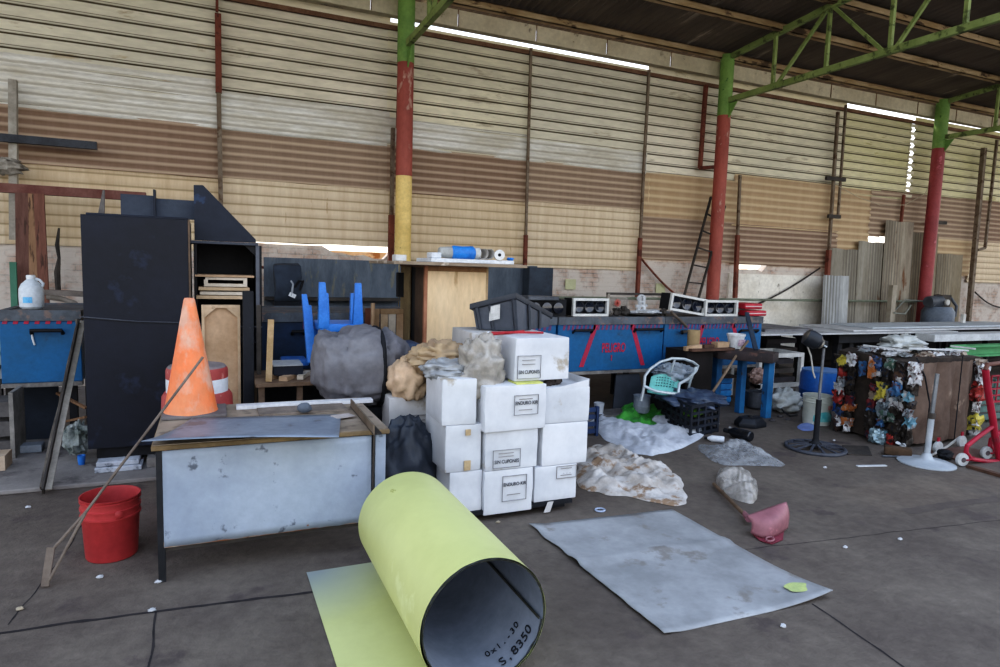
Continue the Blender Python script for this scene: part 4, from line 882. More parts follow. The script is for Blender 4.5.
# ------------------------------------------------------------------ cartons
m_cart = [mat('white carton %d' % i, a, b, 2, .75, bump=.12, bscale=6, spot='#a79f92', sscale=3, samt=s, fine=.05) for i, (a, b, s) in enumerate((('#d2d4d8', '#c2c5ca', .25), ('#cccfd3', '#babdc2', .3), ('#c2c1c0', '#acaaa8', .4)))]
m_print = mat('black print', '#26262b', None, 5, .8, bump=0); m_faint = mat('faded print', '#8e8b88', None, 5, .8, bump=0)
def carton(label, x0, x1, y0, y1, z0, z1, k, pr=None, rz=0, flaps=False, name='carton', taper=0):
    t = T(name, label, 'carton', ((x0+x1)/2, (y0+y1)/2, z0), 'white cartons in the pile')
    c = V(((x0+x1)/2, (y0+y1)/2, 0)); mm = Matrix.Rotation(rz, 3, 'Z')
    mb = MB().box((x0, y0, z0), (x1, y1, z1 if not flaps else z1-.004)).sub(5)
    for v in mb.bm.verts:
        h = (v.co.z-z0)/(z1-z0); f = math.sin(math.pi*min(max(h, 0), 1))
        v.co.x += (v.co.x-c.x)*(.03*f*noise.noise(V((v.co.y*5, h*2, k+x0*7)))+taper*h); v.co.y += .010*f*noise.noise(V((v.co.x*6, h*2, y0*9)))
        v.co = c+mm @ (v.co-c)
    mb.bevel(.006, 2); cb_ = t.add('carton_body', mb, m_cart[k], smooth=50)
    if pr:
        kind, u0, u1, w0, w1, txt, mt = pr
        X = lambda u: x0+u*(x1-x0); Z = lambda w: z0+w*(z1-z0)
        yy = y0-.012
        fr = .002; mb = MB()
        for lo, hi in (((X(u0), Z(w0)), (X(u1), Z(w0)+fr)), ((X(u0), Z(w1)-fr), (X(u1), Z(w1))), ((X(u0), Z(w0)), (X(u0)+fr, Z(w1))), ((X(u1)-fr, Z(w0)), (X(u1), Z(w1)))): mb.box((lo[0], yy, lo[1]), (hi[0], yy+.008, hi[1]))
        for v in mb.bm.verts: v.co = c+mm @ (v.co-c)
        t.add('print_frame', mb, m_faint if mt is m_faint else mat('frame print', '#8a8a8c', None, 5, .8, bump=0), smooth=0, under=cb_)
        pos = c+mm @ (V((X((u0+u1)/2), yy, Z(w0+(w1-w0)*(kind))))-c)
        w = (u1-u0)*(x1-x0); sz = .034
        t.text(txt, pos, sz, mt, rot=(R(90), 0, rz), name='printed_words', bold=.0004, under=cb_, sx=w/(sz*.62*len(txt))*.98)
        for q in (.25, .62, .8):
            if abs(q-kind) > .15:
                pos = c+mm @ (V((X((u0+u1)/2), yy+.006, Z(w0+(w1-w0)*q)))-c); mb = MB()
                mb.box((pos.x-w*.3, pos.y-.004, pos.z-.002), (pos.x+w*.25, pos.y, pos.z+.002)); t.add('fine_print', mb, m_faint, smooth=0, under=cb_)
    return t
Yc = 3.87
def zat(x, y, Y=Yc): return A(x, y, Y).z
X = lambda x, Y=Yc: A(x, 430, Y).x
zc = [zat(513, y) for y in (512, 469, 430, 385)]; zr = [zat(560, y) for y in (500.5, 466, 424, 384)]; zl = [zat(466, y) for y in (514, 473, 426, 380)]
carton('bottom carton of the middle front stack, with a brown smear and ENDURO print', X(486), X(534.5), Yc, Yc+.42, zc[0], zc[1], 0, (.66, .36, .86, .28, .86, 'ENDURO KIR', m_print))
carton('second carton up in the middle front stack, with black print low on its front', X(486), X(538), Yc, Yc+.42, zc[1]+.002, zc[2], 1, (.34, .14, .66, .06, .52, 'SIN CUPONES', m_print))
carton('third carton up in the middle front stack, with tilted ENDURO print frame', X(482), X(543), Yc-.02, Yc+.42, zc[2]+.002, zc[3], 0, (.60, .46, .86, .34, .78, 'ENDURO KIR', m_print), rz=R(2))
Yr = Yc+.02
carton('bottom carton of the right front stack, with a faint empty print frame', X(536.5, Yr), X(578.5, Yr), Yr, Yr+.40, zr[0], zr[1], 0, (.5, .5, .98, .62, .97, '. . .', m_faint))
carton('plain white carton second up in the right front stack', X(543, Yr), X(587.5, Yr), Yr, Yr+.40, zr[1]+.002, zr[2], 0)
t = carton('open-topped white carton on the right front stack, holding dark scrap', X(543.5, Yr), X(588, Yr), Yr, Yr+.40, zr[2]+.002, zr[3]-.03, 1)
x0, x1 = X(543.5, Yr), X(588, Yr); zz0 = zr[3]-.034
# raised walls of the open carton
t.add('rear_flap', MB().hexa([V(p) for p in ((x0, Yr+.39, zz0), (x1, Yr+.39, zz0), (x1, Yr+.40, zz0), (x0, Yr+.40, zz0), (x0, Yr+.40, zz0+.07), (x1, Yr+.40, zz0+.05), (x1, Yr+.41, zz0+.05), (x0, Yr+.41, zz0+.07))]), m_cart[2])
t.add('front_flap', MB().prism([(x0+.02, Yr, zz0), (x1, Yr, zz0), (x1, Yr, zz0+.055), (x0+.14, Yr, zz0+.012)], (0, .008, 0)), m_cart[0])
t.add('side_flap', MB().prism([(x1-.008, Yr, zz0), (x1-.008, Yr+.40, zz0), (x1-.008, Yr+.40, zz0+.05), (x1-.008, Yr, zz0+.055)], (.008, 0, 0)), m_cart[1])
for i, (px, r, lab) in enumerate(((549, .035, 'small dark scrap lump at the left in the open carton'), (556, .05, 'dark brown scrap lump in the open carton'), (560, .042, 'grey-brown round scrap lump at the right in the open carton'))):
    p = A(px, 383, Yr+.10); single('scrap_lump', lab, 'scrap', MB().blob((p.x, Yr+.10+.03*i, zz0+r*.8), (r, r, r), .5, 2.2, i, 18, 12, flat=zz0), mat('dark scrap', '#4e4743', '#38322f', 12, .9), 'scrap lumps in the open carton')
Yl = Yc+.03
carton('bottom carton of the left front stack, beside the dark nylon bag', X(451, Yl), X(483.5, Yl), Yl, Yl+.42, zl[0], zl[1], 0)
t = carton('second carton up in the left front stack, with tan tape remains', X(446, Yl), X(481.5, Yl), Yl, Yl+.44, zl[1]+.002, zl[2], 1)
xa = X(466, Yl); t.add('tape', MB().box((xa-.01, Yl-.012, zl[1]+.01), (xa+.035, Yl-.004, zl[1]+.075)), mat('old tape', '#c0ab86', '#a89372', 8, .5))
t.add('tape', MB().box((xa-.005, Yl-.012, zl[2]-.07), (xa+.03, Yl-.004, zl[2]-.03)), mat('old tape', '#c0ab86'))
carton('top carton of the left front stack, plain white under the clear plastic bag', X(443.5, Yl), X(477, Yl), Yl, Yl+.42, zl[2]+.002, zl[3], 1, rz=R(-3))
Yt = Yc+.06
ztop = [zc[3]+.012, zat(540, 338, Yt)]
carton('topmost carton of the pile, with a print frame and SIN CUPONES at its lower left', X(511.5, Yt), X(566, Yt), Yt, Yt+.44, ztop[0], ztop[1], 0, (.28, .04, .46, .06, .60, 'SIN CUPONES', m_print), rz=R(1.5), taper=-.03)
single('yellow_paper', 'folded yellow paper squeezed between the topmost carton and the one below', 'paper', MB().box((X(515), Yc-.005, zc[3]+.001), (X(541), Yc+.14, zc[3]+.010)).box((X(516), Yc+.0, zc[3]-.0), (X(540), Yc+.1, zc[3]+.004)), mat('yellow paper', '#c9cc74', '#b5b96a', 8, .7), smooth=0)
# rear stacks at the left
Yb = 4.55
zb = [zat(405, y, Yb) for y in (470, 398)]
carton('white carton at the rear left of the pile, behind the dark nylon bag', X(391, Yb), X(432, Yb), Yb, Yb+.42, .08, zb[1], 2, (.6, .58, .95, .5, .8, 'SIN', m_print), rz=R(-4))
carton('tilted white carton on the rear left stack, under the tan paper sack', X(408, Yb), X(445, Yb), Yb, Yb+.40, zb[1]+.003, zat(420, 368, Yb), 2, rz=R(-12))
carton('lower white carton at the left between the dark nylon bag and the front stack', X(425, 4.36), X(452, 4.36), 4.36, 4.53, .08, zat(440, 452, 4.36), 1, (.5, .3, .9, .3, .8, 'SIN', m_print))
xb0, xb1 = X(470, 4.42), X(540, 4.42)
for k in range(3): carton(('lowest', 'middle', 'highest')[k]+' white carton of the hidden rear stack under the black lidded bin', xb0, xb1, 4.42, 4.86, .08+k*.38, .078+(k+1)*.38, 2)
# pallet
t = T('plastic_pallet', 'low black plastic pallet under the white cartons', 'pallet', (2.0, 4.3, 0))
px0, px1 = X(452), X(576)
for y in (3.88, 4.2, 4.52, 4.8): t.add('deck_board', MB().box((px0, y, .05), (px1, y+.12, .078)), m_black)
for x in (px0, (px0+px1)/2-.06, px1-.14):
    for y in (3.95, 4.36, 4.78): t.add('foot', MB().box((x, y, 0), (x+.12, y+.12, .05)), m_black)
p = A(547, 507, Yr-.01)
single('torn_tape', 'pale torn strip hanging under the bottom right carton', 'strip', MB().prism([(p.x, Yr-.02, zr[0]), (p.x+.045, Yr-.02, zr[0]), (p.x+.015, Yr-.03, .012), (p.x-.035, Yr-.03, .012)], (0, .003, 0)), m_cart[2], smooth=0)

# black lidded bin on the rear stack
m_bin = mat('grey-black plastic', '#565b64', '#474b53', 3, .5, bump=.04, spot='#6a6d72', sscale=4, samt=.25)
t1, t2, t3 = A(472, 305, 4.62), A(516, 294.5, 4.40), A(551, 314, 4.78); b1, b2, b3 = A(476, 332, 4.60), A(518, 340, 4.44), A(549, 338, 4.74)
t4, b4 = t1+t3-t2, b1+b3-b2
t = T('plastic_bin', 'dark grey plastic bin with lid tipped on top of the carton pile', 'bin', (b1+b3)/2)
for q in (b1, b2, b3, b4): q.z = max(q.z, 1.224)
bn_ = t.add('bin_body', MB().hexa([b1, b2, b3, b4, t1, t2, t3, t4]).bevel(.008, 2), m_bin)
ex = lambda q, s, dz: ((t1+t3)/2).lerp(q, s)+V((0, 0, dz))
t.add('lid', MB().hexa([ex(q, 1.06, -.035) for q in (t1, t2, t3, t4)]+[ex(q, 1.06, .008) for q in (t1, t2, t3, t4)]).bevel(.006, 2), mat('dark bin lid', '#41454c', '#34373d', 4, .5))
for f in (.12, .42, .95): t.add('rib', MB().bar(t1.lerp(t2, f)+V((-.01, -.01, -.03)), b1.lerp(b2, f)+V((-.01, -.01, 0)), .018), mat('dark bin lid', '#30343b'), under=bn_)
for f in (.3, .62): t.add('rib', MB().bar(t2.lerp(t3, f)+V((.008, -.012, -.03)), b2.lerp(b3, f)+V((.008, -.012, 0)), .018), mat('dark bin lid', '#30343b'), under=bn_)
d = (t2-t1).normalized(); n = V((d.y, -d.x, 0)).normalized(); l = A(490, 308, 4.5); q0 = t1.lerp(t2, .42)+n*.012; q1 = t1.lerp(t2, .66)+n*.012; dn = V((0, 0, -.11))
t.add('paper_label', MB().prism([q0+V((0, 0, -.045)), q1+V((0, 0, -.045)), q1+dn+V((0, 0, -.045)), q0+dn+V((0, 0, -.045))], n*.004), mat('paper tag', '#c9c9c6', '#b5b5b2', 20, .8), under=bn_)
# red straps
p = [A(x, y, 4.0+.02*i) for i, (x, y) in enumerate(((489, 331), (500, 335), (512, 333), (524, 330), (535, 332)))]
for i in range(5): p[i].z = ztop[1]+.012
single('red_strap', 'thin red strap lying loosely on the topmost carton', 'strap', MB().tube([V((q.x, 4.06+.05*i, q.z)) for i, q in enumerate(p)], .01, 6).tube([V((p[1].x, 4.2, p[1].z)), V((p[3].x, 4.1, p[3].z+.01)), V((p[4].x+.1, 4.15, p[4].z))], .009, 6), mat('red strap cloth', '#b0343a', '#96292f', 8, .7))
# bags and cloth on the pile
m_film = mat('dirty clear film', '#c4c0b8', '#a09a90', 4, .3, bump=.5, bscale=14, alpha=(.6, .95), spec=.6)
single('plastic_bag', 'crumpled dirty clear plastic bag on the carton pile, left of the topmost carton', 'bag', MB().blob(A(484, 372, 3.99)+V((0, .06, 0)), (.16, .15, .25), .34, 2.6, 11, 64, 40, ridged=True), m_film, smooth=80)
single('plastic_bag', 'greyish clear plastic bag slumped on the top carton of the left front stack', 'bag', MB().blob(A(452, 372, 4.1)+V((0, .1, 0)), (.17, .2, .07), .4, 2.6, 13, 48, 30, ridged=True), mat('grey film', '#b9bcbe', '#94989b', 4, .35, bump=.5, bscale=14, alpha=(.75, .97)), smooth=80)
single('crumpled_paper', 'crumpled tan wrapping paper lying on the pile below the plywood cabinet', 'paper', MB().blob(A(440, 358, 4.5), (.22, .2, .12), .4, 3.0, 17, 54, 34, ridged=True), mat('tan paper', '#b09a7a', '#8a7560', 4, .85, bump=.4, bscale=12), smooth=70)
single('paper_sack', 'tan paper sack slumped on the rear left carton beside the grey bundle', 'sack', MB().blob(A(408, 380, 4.62), (.13, .18, .17), .26, 2.4, 19, 48, 32, rz=.3, ridged=True), mat('sack tan', '#cdb398', '#b59c7e', 3, .85, bump=.3, bscale=10), smooth=70)
single('white_box_flap', 'white torn carton flap standing up on the pile under the black bin', 'flap', MB().box((X(483, 4.3), 4.28, A(490, 356, 4.3).z), (X(499, 4.3), 4.30, A(490, 332, 4.3).z), tilt=(R(-15), R(8))), m_cart[0], smooth=0)
c = A(412, 349, 5.0)
single('blue_case', 'small dark blue box between the grey bundle and the plywood cabinet', 'box', MB().box((A(403, 380, 5.0).x, 5.0, .03), (A(421, 380, 5.0).x, 5.3, A(412, 344, 5.0).z)).bevel(.015, 2), mat('slate blue plastic', '#3f4c63', '#313c50', 4, .5))
# dark nylon bag in front
def bagpinch(p):
    k = 1-.18*max(0, p.z/.36); return V((p.x*k, p.y*k, p.z))
single('nylon_bag', 'dark grey-blue nylon bag slumped on the floor between the desk and the cartons', 'bag', MB().blob((A(408, 450, 4.25).x, 4.27, .29), (.23, .17, .36), .24, 2.6, 23, 56, 40, pinch=bagpinch, flat=.004, ridged=True), mat('dark nylon', '#333a45', '#272d36', 3, .55, bump=.3, bscale=9, spec=.5), smooth=80)

# grey bundle behind the desk
m_bund = mat('grey wrapped fabric', '#77777b', '#605f64', 2.4, .8, bump=.35, bscale=9, spot='#75757c', sscale=3, samt=.3)
bc = A(360, 366, 5.0)
def bp(p):
    X_, Y_, Z_ = p.x/.38, p.y/.30, p.z/.30
    f = lambda a: math.copysign(abs(a)**.72, a) if abs(a) < 1.3 else a
    k = 1-.14*math.exp(-((p.x-.12)/.03)**2)
    return V((.38*f(X_)*.97, .30*f(Y_)*k, .30*f(Z_)*k + .02*math.sin(p.x*14)))
t = T('fabric_bundle', 'big grey fabric bundle tied with a black strap behind the desk', 'bundle', (bc.x, bc.y, bc.z-.3))
bb_ = t.add('bundle_body', MB().blob(bc, (.38, .30, .30), .20, 2.6, 31, 90, 60, pinch=bp, ridged=True), m_bund, smooth=80)
t.add('strap', MB().tube([V((bc.x+.125, bc.y+.285*math.copysign(abs(math.cos(a))**.72, math.cos(a)), bc.z+.295*math.copysign(abs(math.sin(a))**.72, math.sin(a)))) for a in [2*math.pi*i/28 for i in range(28)]], .018, 7, closed=True), m_black, under=bb_)
single('dark_box', 'black box in the shadow under the grey bundle', 'box', MB().box((bc.x-.33, 4.85, .036), (bc.x+.34, 5.28, bc.z-.30)).bevel(.01, 1), m_black)

# ------------------------------------------------------------------ plywood cabinet
m_ply = mat('pale plywood', '#dac29e', '#cfb48c', 1.4, .7, bump=.03, spot='#b3946c', sscale=3, samt=.3, stretch=(2, 2, .5))
m_plyd = mat('brown plywood edge', '#8a6a4c', '#74573d', 5, .75)
cx0, cx1, cy0, cy1, cz = A(424, 300, 5.6).x, A(487.5, 300, 5.6).x, 5.6, 6.42, 1.70
t = T('plywood_cabinet', 'tall plywood cabinet with pale front and dark side behind the carton pile', 'cabinet', ((cx0+cx1)/2, 6.0, 0))
t.add('front_panel', MB().box((cx0+.03, cy0, .02), (cx1-.02, cy0+.018, cz-.05)), m_ply)
t.add('front_edge', MB().box((cx0, cy0-.004, 0), (cx0+.03, cy0+.03, cz)), mat('red-brown edge', '#a5745a', '#8d5f47', 5, .75)); t.add('front_edge', MB().box((cx1-.02, cy0-.004, 0), (cx1, cy0+.03, cz)), mat('tan edge', '#b39a78', '#9c8463', 5, .75))
t.add('top_rail', MB().box((cx0+.03, cy0-.004, cz-.05), (cx1-.02, cy0+.03, cz)), m_plyd)
t.add('side_panel', MB().box((cx0+.005, cy0+.03, .02), (cx0+.02, cy0+.30, cz)), mat('stained side', '#5d4b3c', '#483a30', 3, .8)); t.add('side_panel', MB().box((cx0+.03, cy0+.30, .02), (cx0+.045, cy0+.50, cz)), m_black)
t.add('rear_side_panel', MB().box((cx0+.005, cy0+.50, .02), (cx0+.02, cy1, cz)), mat('olive side board', '#867658', '#6d5f46', 3, .8))
t.add('side_panel', MB().box((cx1-.02, cy0+.03, .02), (cx1-.003, cy1, cz)), m_plyd); t.add('back_panel', MB().box((cx0+.02, cy1-.015, .02), (cx1-.02, cy1, cz)), m_plyd)
t.add('cabinet_top', MB().box((cx0, cy0+.03, cz-.02), (cx1, cy1, cz)), m_plyd)
single('wood_bracket', 'short dark wooden cleat fixed at the rear of the plywood cabinet side', 'cleat', MB().box((cx0-.05, 6.30, 1.38), (cx0+.004, 6.38, 1.62)), m_black, smooth=0)
bx0, bx1 = A(391, 262, 5.6).x, A(521, 262, 5.6).x
single('top_board', 'wide thin worn board lying across the top of the plywood cabinet', 'board', MB().box((bx0, 5.45, cz+.002), (bx1, 6.5, cz+.030), R(-1)).bevel(.003, 1), mat('worn board', '#9a8a76', '#7f6f5d', 4, .8, spot='#c4b8a6', sscale=4))
zb0 = cz+.031
x = lambda p, Y=5.62: A(p, 256, Y).x
single('white_slab', 'white plastic slab lying on the board over the plywood cabinet', 'slab', MB().box((x(427), 5.50, zb0), (x(509), 5.95, zb0+.035)).bevel(.004, 1), mat('white slab plastic', '#d9dee3', '#c9ced4', 5, .5))
single('white_block', 'small white block at the left end of the board on the plywood cabinet', 'block', MB().box((x(395), 5.6, zb0), (x(406), 5.72, zb0+.055)).bevel(.004, 1), mat('white block', '#d3d4d3', '#bfc0bf', 5, .7))
single('white_tub', 'low white tub standing at the left end of the white slab', 'tub', MB().box((x(428), 5.52, zb0+.036), (x(438), 5.66, zb0+.085)).bevel(.006, 1), mat('white slab plastic', '#d9dee3'))
t = T('wrapped_roll', 'grey-white roll with bright blue wrapping lying on the white slab', 'roll', (x(455), 5.62, zb0+.036)); ax = axm((1, 0, 0)); r = .055
t.add('roll_end', MB().lathe([(r*.75, 0), (r*.85, .01), (r, x(451)-x(439))], (x(439), 5.62, zb0+.036+r), 20, ax), mat('roll grey', '#a9aaa6', '#8d8e8a', 5, .7))
t.add('blue_wrap', MB().lathe([(r*.95, 0), (r*1.15, .02), (r*1.1, .1), (r*1.15, x(474)-x(451)-.02), (r*.9, x(474)-x(451))], (x(451), 5.62, zb0+.036+r), 20, ax).noisy(.008, 14, 2), mat('bright blue film', '#2f7fce', '#2469b6', 9, .35))
t.add('white_end', MB().lathe([(r*.95, 0), (r, x(479)-x(474))], (x(474), 5.62, zb0+.036+r), 20, ax), mat('roll white', '#cfd0cd', '#b7b8b5', 5, .7))
for i, p in enumerate((481, 487)):
    t2_ = MB().grid(lambda u, v: V((x(p)+.05*math.sin(-.9+u*3.6), 5.56+.16*v, zb0+.036+.055-.05*math.cos(-.9+u*3.6))), 16, 2)
    o = single('curled_paper', ('left', 'right')[i]+' one of two curled grey paper pieces on the white slab', 'paper', t2_, mat('curl grey', '#b5b2ac', '#96938e', 5, .8), 'curled papers on the white slab'); o.modifiers.new('s', 'SOLIDIFY').thickness = .004
c = V((x(498), 5.60, zb0+.036+.048)); dd = V((-.35, -.94, 0)).normalized(); mx = axm(dd)
t = T('paper_roll', 'white paper roll with dark core hole at the right of the white slab', 'roll', c-V((0, 0, .048)))
t.add('roll_body', MB().lathe([(.016, .0), (.048, 0), (.048, .12), (.016, .12), (.016, 0)], c, 24, mx, cap0=False, cap1=False), mat('paper white', '#e3e4e3', '#d0d1d0', 5, .8))
t.add('core', MB().lathe([(.015, .01), (.015, .115)], c, 16, mx), m_black)
single('blue_scrap', 'small bright blue plastic scrap at the right end of the white slab', 'scrap', MB().blob((x(507), 5.55, zb0+.05), (.035, .03, .014), .4, 2, 3, 16, 10, flat=zb0+.036), mat('bright blue film', '#2f7fce'))
a, b = A(521, 262, 6.3), A(562, 264, 8.4)
# ------------------------------------------------------------------ on top of the right-hand tanks
m_wfr = mat('white lamp frame', '#d6d7d4', '#c2c3c0', 6, .5); m_glass = mat('dark lens', '#12161f', '#1a2130', 6, .12, spec=.8, bump=0)
def lampbox(px0, px1, py0, py1, label, tilt=0, Y=6.66):
    a, b = A(px0, py1, Y), A(px1, py1, Y); h = A((px0+px1)/2, py0, Y).z-A((px0+px1)/2, py1, Y).z; z = ZT+.004; w = b.x-a.x
    t = T('lamp_box', label, 'lamp', ((a.x+b.x)/2, Y, z), 'lamp boxes on the blue tanks')
    piv = V((a.x, Y, z)); mm = Euler((0, tilt, 0)).to_matrix(); dz = w*math.sin(tilt) if tilt > 0 else 0
    def put(mb):
        for v in mb.bm.verts: v.co = piv+V((0, 0, dz))+mm @ (v.co-piv)
        return mb
    x0, x1, z0, z1 = a.x, b.x, z, z+h; f = .03
    t.add('white_frame', put(MB().box((x0, Y-.01, z0), (x1, Y+.03, z0+f)).box((x0, Y-.01, z1-f), (x1, Y+.03, z1)).box((x0, Y-.01, z0+f), (x0+f, Y+.03, z1-f)).box((x1-f, Y-.01, z0+f), (x1, Y+.03, z1-f))), m_wfr, smooth=0)
    t.add('housing', put(MB().box((x0+.01, Y+.08, z0+.005), (x1-.01, Y+.22, z1-.005)).box((x0+.005, Y+.03, z0+.004), (x0+.012, Y+.22, z1-.004)).box((x1-.012, Y+.03, z0+.004), (x1-.005, Y+.22, z1-.004))), m_black)
    for i in range(3):
        cx = x0+f+(w-2*f)*(i+.5)/3; r = min((w-2*f)/6.3, (h-2*f)/2)*.96
        ll = t.add('lamp_lens', put(MB().lathe([(r, .0), (r, -.03), (r*.9, -.045), (r*.5, -.035), (r*.15, -.02)], (cx, Y+.075, (z0+z1)/2), 22, Euler((R(-90), 0, 0)).to_matrix(), cap0=False)), m_glass)
        t.add('lens_ring', put(MB().lathe([(r*1.02, .0), (r*1.06, -.05), (r*.96, -.052), (r*.94, 0)], (cx, Y+.077, (z0+z1)/2), 22, Euler((R(-90), 0, 0)).to_matrix(), cap0=False, cap1=False)), mat('dark ring', '#3b3f47', '#2b2f36', 5, .4), under=ll)
    return t
lampbox(572.5, 608, 299, 317, 'white-framed box of three dark round lamps on the tank above the word PELIGRO')
lampbox(669, 704.5, 300, 317, 'tilted white-framed box of three dark round lamps, left of the pair by the red pillar', R(8))
lampbox(704.5, 737, 301, 317, 'level white-framed box of three dark round lamps, right of the pair by the red pillar', 0, 6.63)
t = T('dark_lamp_box', 'dark unframed lamp box under a grey lid behind the black bin', 'lamp', (3.6, 6.7, ZT+.004))
x0, x1 = A(528, 310, 6.66).x, A(567, 310, 6.66).x
t.add('housing', MB().box((x0, 6.68, ZT+.004), (x1, 6.9, ZT+.20)), m_black)
t.add('grey_lid', MB().box((x0-.02, 6.62, ZT+.19), (x0+(x1-x0)*.75, 6.92, ZT+.235)).bevel(.008, 1), mat('grey lid plastic', '#62666d', '#4d5157', 5, .6))
for i in range(3): t.add('lamp_lens', MB().lathe([(.065, 0), (.065, .02), (.03, .03)], (x0+.09+.15*i, 6.67, ZT+.10), 18, axm((0, -1, 0))), m_glass)
# display frame behind
t = T('display_stand', 'thin rusty metal frame with a small red star mark standing on the tank', 'frame', (4.7, 6.85, ZT+.004))
a, b = A(607, 292, 6.9), A(667, 292, 6.9)
t.add('frame_rail', MB().bar(V((a.x, 6.9, A(635, 294, 6.9).z)), V((b.x, 6.9, A(635, 294, 6.9).z)), .03), m_dark); 
for xx in (a.x+.02, b.x-.02): t.add('frame_post', MB().bar((xx, 6.9, ZT+.004), (xx, 6.9, A(635, 294, 6.9).z), .035), mat('pale frame post', '#9c958a', '#7d766c', 6, .7))
c = A(617.5, 303, 6.86)
mb = MB()
for i in range(6):
    an = math.pi*i/6; d = V((math.cos(an), 0, math.sin(an)))*.05; mb.bar(c-d, c+d, .010, .004, up=(0, 1, 0))
t.add('red_star', mb, mat('red mark', '#c05a4e', '#a84a40', 6, .7)); t.add('glass_pane', MB().box((a.x+.04, 6.90, ZT+.01), (a.x+.32, 6.905, A(635, 297, 6.9).z)), mat('dirty pane', '#9a948c', '#8a8078', 3, .4, alpha=(.35, .55)))
# white machine part
c = A(641, 305, 6.78); t = T('white_machine_part', 'white openwork metal machine part on the tank between the lamp boxes', 'machine part', (c.x, 6.78, ZT+.004))
m_wp = mat('white casting', '#c9ccce', '#9ea2a5', 8, .5)
t.add('base_plate', MB().blob((c.x+.10, 6.78, ZT+.045), (.24, .13, .035), .4, 3, 4, 26, 12, flat=ZT+.006), m_wp)
for xx, lean in ((-.05, .03), (.06, -.02)): t.add('arm', MB().tube([V((c.x+xx, 6.78, ZT+.03)), V((c.x+xx+lean, 6.78, ZT+.14)), V((c.x+xx*.6, 6.78, ZT+.24))], [.03, .022, .028], 8), m_wp)
t.add('top_ring', MB().tube([V((c.x+.055*math.cos(q), 6.78, ZT+.215+.04*math.sin(q))) for q in [2*math.pi*i/16 for i in range(16)]], .015, 7, closed=True), m_wp)
t.add('cross_bar', MB().bar((c.x-.08, 6.78, ZT+.12), (c.x+.09, 6.78, ZT+.13), .03), m_wp)
c = A(652, 315, 6.6); single('black_disc', 'flat dark metal disc lying in front of the white machine part', 'disc', MB().lathe([(.18, ZT+.005), (.21, ZT+.02), (.19, ZT+.035), (.05, ZT+.045)], (c.x, 6.82, 0), 28), m_dark)
for i, (px, s, lab) in enumerate(((616, .05, 'small dark lump of scrap on the tank under the red star'), (623, .06, 'dark square scrap block beside the red star'), (662, .045, 'small black lump right of the white machine part'))):
    p = A(px, 314, 6.72); single('scrap_lump', lab, 'scrap', MB().blob((p.x, 6.70, ZT+.004+s), (s, s, s), .6, 2, i+40, 16, 10, flat=ZT+.004), m_dark)
# red packs and boards at the end of the tank
for i, (py0, py1, dx) in enumerate(((318, 311.5, 4), (310, 304.5, 0))):
    a, b = A(745+dx*.3, py0, 6.62), A(763+dx, py1, 6.62)
    t = T('red_pack', ('lower', 'upper')[i]+' of two flat red packs at the right end of the tanks', 'pack', ((a.x+b.x)/2, 6.75, a.z), 'red packs on the tank')
    z0 = ZT+.004+i*.095
    t.add('pack_body', MB().box((a.x, 6.62, z0), (b.x, 6.95, z0+.075)).bevel(.02, 3), mat('pack red', '#b8303f', '#9b2534', 6, .45)); t.add('white_stripe', MB().box((a.x+.01, 6.615, z0+.032), (b.x-.01, 6.62, z0+.042)), mat('stripe white', '#d8cfd0', None))
for i, (x0, x1, z) in enumerate(((737, 748, .10), (735, 749, .155), (738, 747, .20))):
    a, b = A(x0, 305, 6.7), A(x1, 305, 6.7)
    single('grey_lath', ('lowest', 'middle', 'topmost')[i]+' thin grey slat poking out left of the red packs', 'slat', MB().box((a.x-.1, 6.75, ZT+.0+z*.5), (b.x-.02, 6.85, ZT+.02+z*.5)), mat('grey slat', '#9d9fa0', '#6d6f71', 4, .7), smooth=0)

# ------------------------------------------------------------------ under the tanks
a, b = A(617, 420, 6.5), A(645, 378, 6.5)
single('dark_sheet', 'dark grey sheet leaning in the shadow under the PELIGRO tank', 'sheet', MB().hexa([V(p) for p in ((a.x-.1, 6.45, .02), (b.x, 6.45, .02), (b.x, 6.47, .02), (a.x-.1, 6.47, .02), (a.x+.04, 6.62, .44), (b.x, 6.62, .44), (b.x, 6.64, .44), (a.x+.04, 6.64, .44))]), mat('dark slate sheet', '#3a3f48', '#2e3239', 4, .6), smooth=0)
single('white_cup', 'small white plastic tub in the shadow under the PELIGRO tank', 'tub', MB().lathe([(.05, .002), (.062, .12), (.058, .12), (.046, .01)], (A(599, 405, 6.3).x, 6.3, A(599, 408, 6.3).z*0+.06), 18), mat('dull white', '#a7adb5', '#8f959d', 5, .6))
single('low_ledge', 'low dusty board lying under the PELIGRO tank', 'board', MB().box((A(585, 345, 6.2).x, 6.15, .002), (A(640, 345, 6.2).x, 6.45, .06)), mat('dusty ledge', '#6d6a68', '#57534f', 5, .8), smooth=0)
t = T('blue_crate', 'dark blue plastic crate showing behind the right front carton stack', 'crate', (A(592, 408, 5.6).x, 5.7, 0))
x0, x1 = A(575, 345, 5.6).x, A(602, 345, 5.6).x; m_nb = mat('navy crate plastic', '#263a5c', '#1c2c48', 4, .5)
for k in range(4): t.add('slat', MB().box((x0, 5.6, .03+.075*k), (x1, 5.62, .075+.075*k)), m_nb)
for xx in (x0, (x0+x1)/2, x1-.03): t.add('upright', MB().box((xx, 5.59, 0), (xx+.03, 5.63, .31)), m_nb)
t.add('rear_side', MB().box((x0, 5.95, 0), (x1, 5.97, .31)), m_nb)

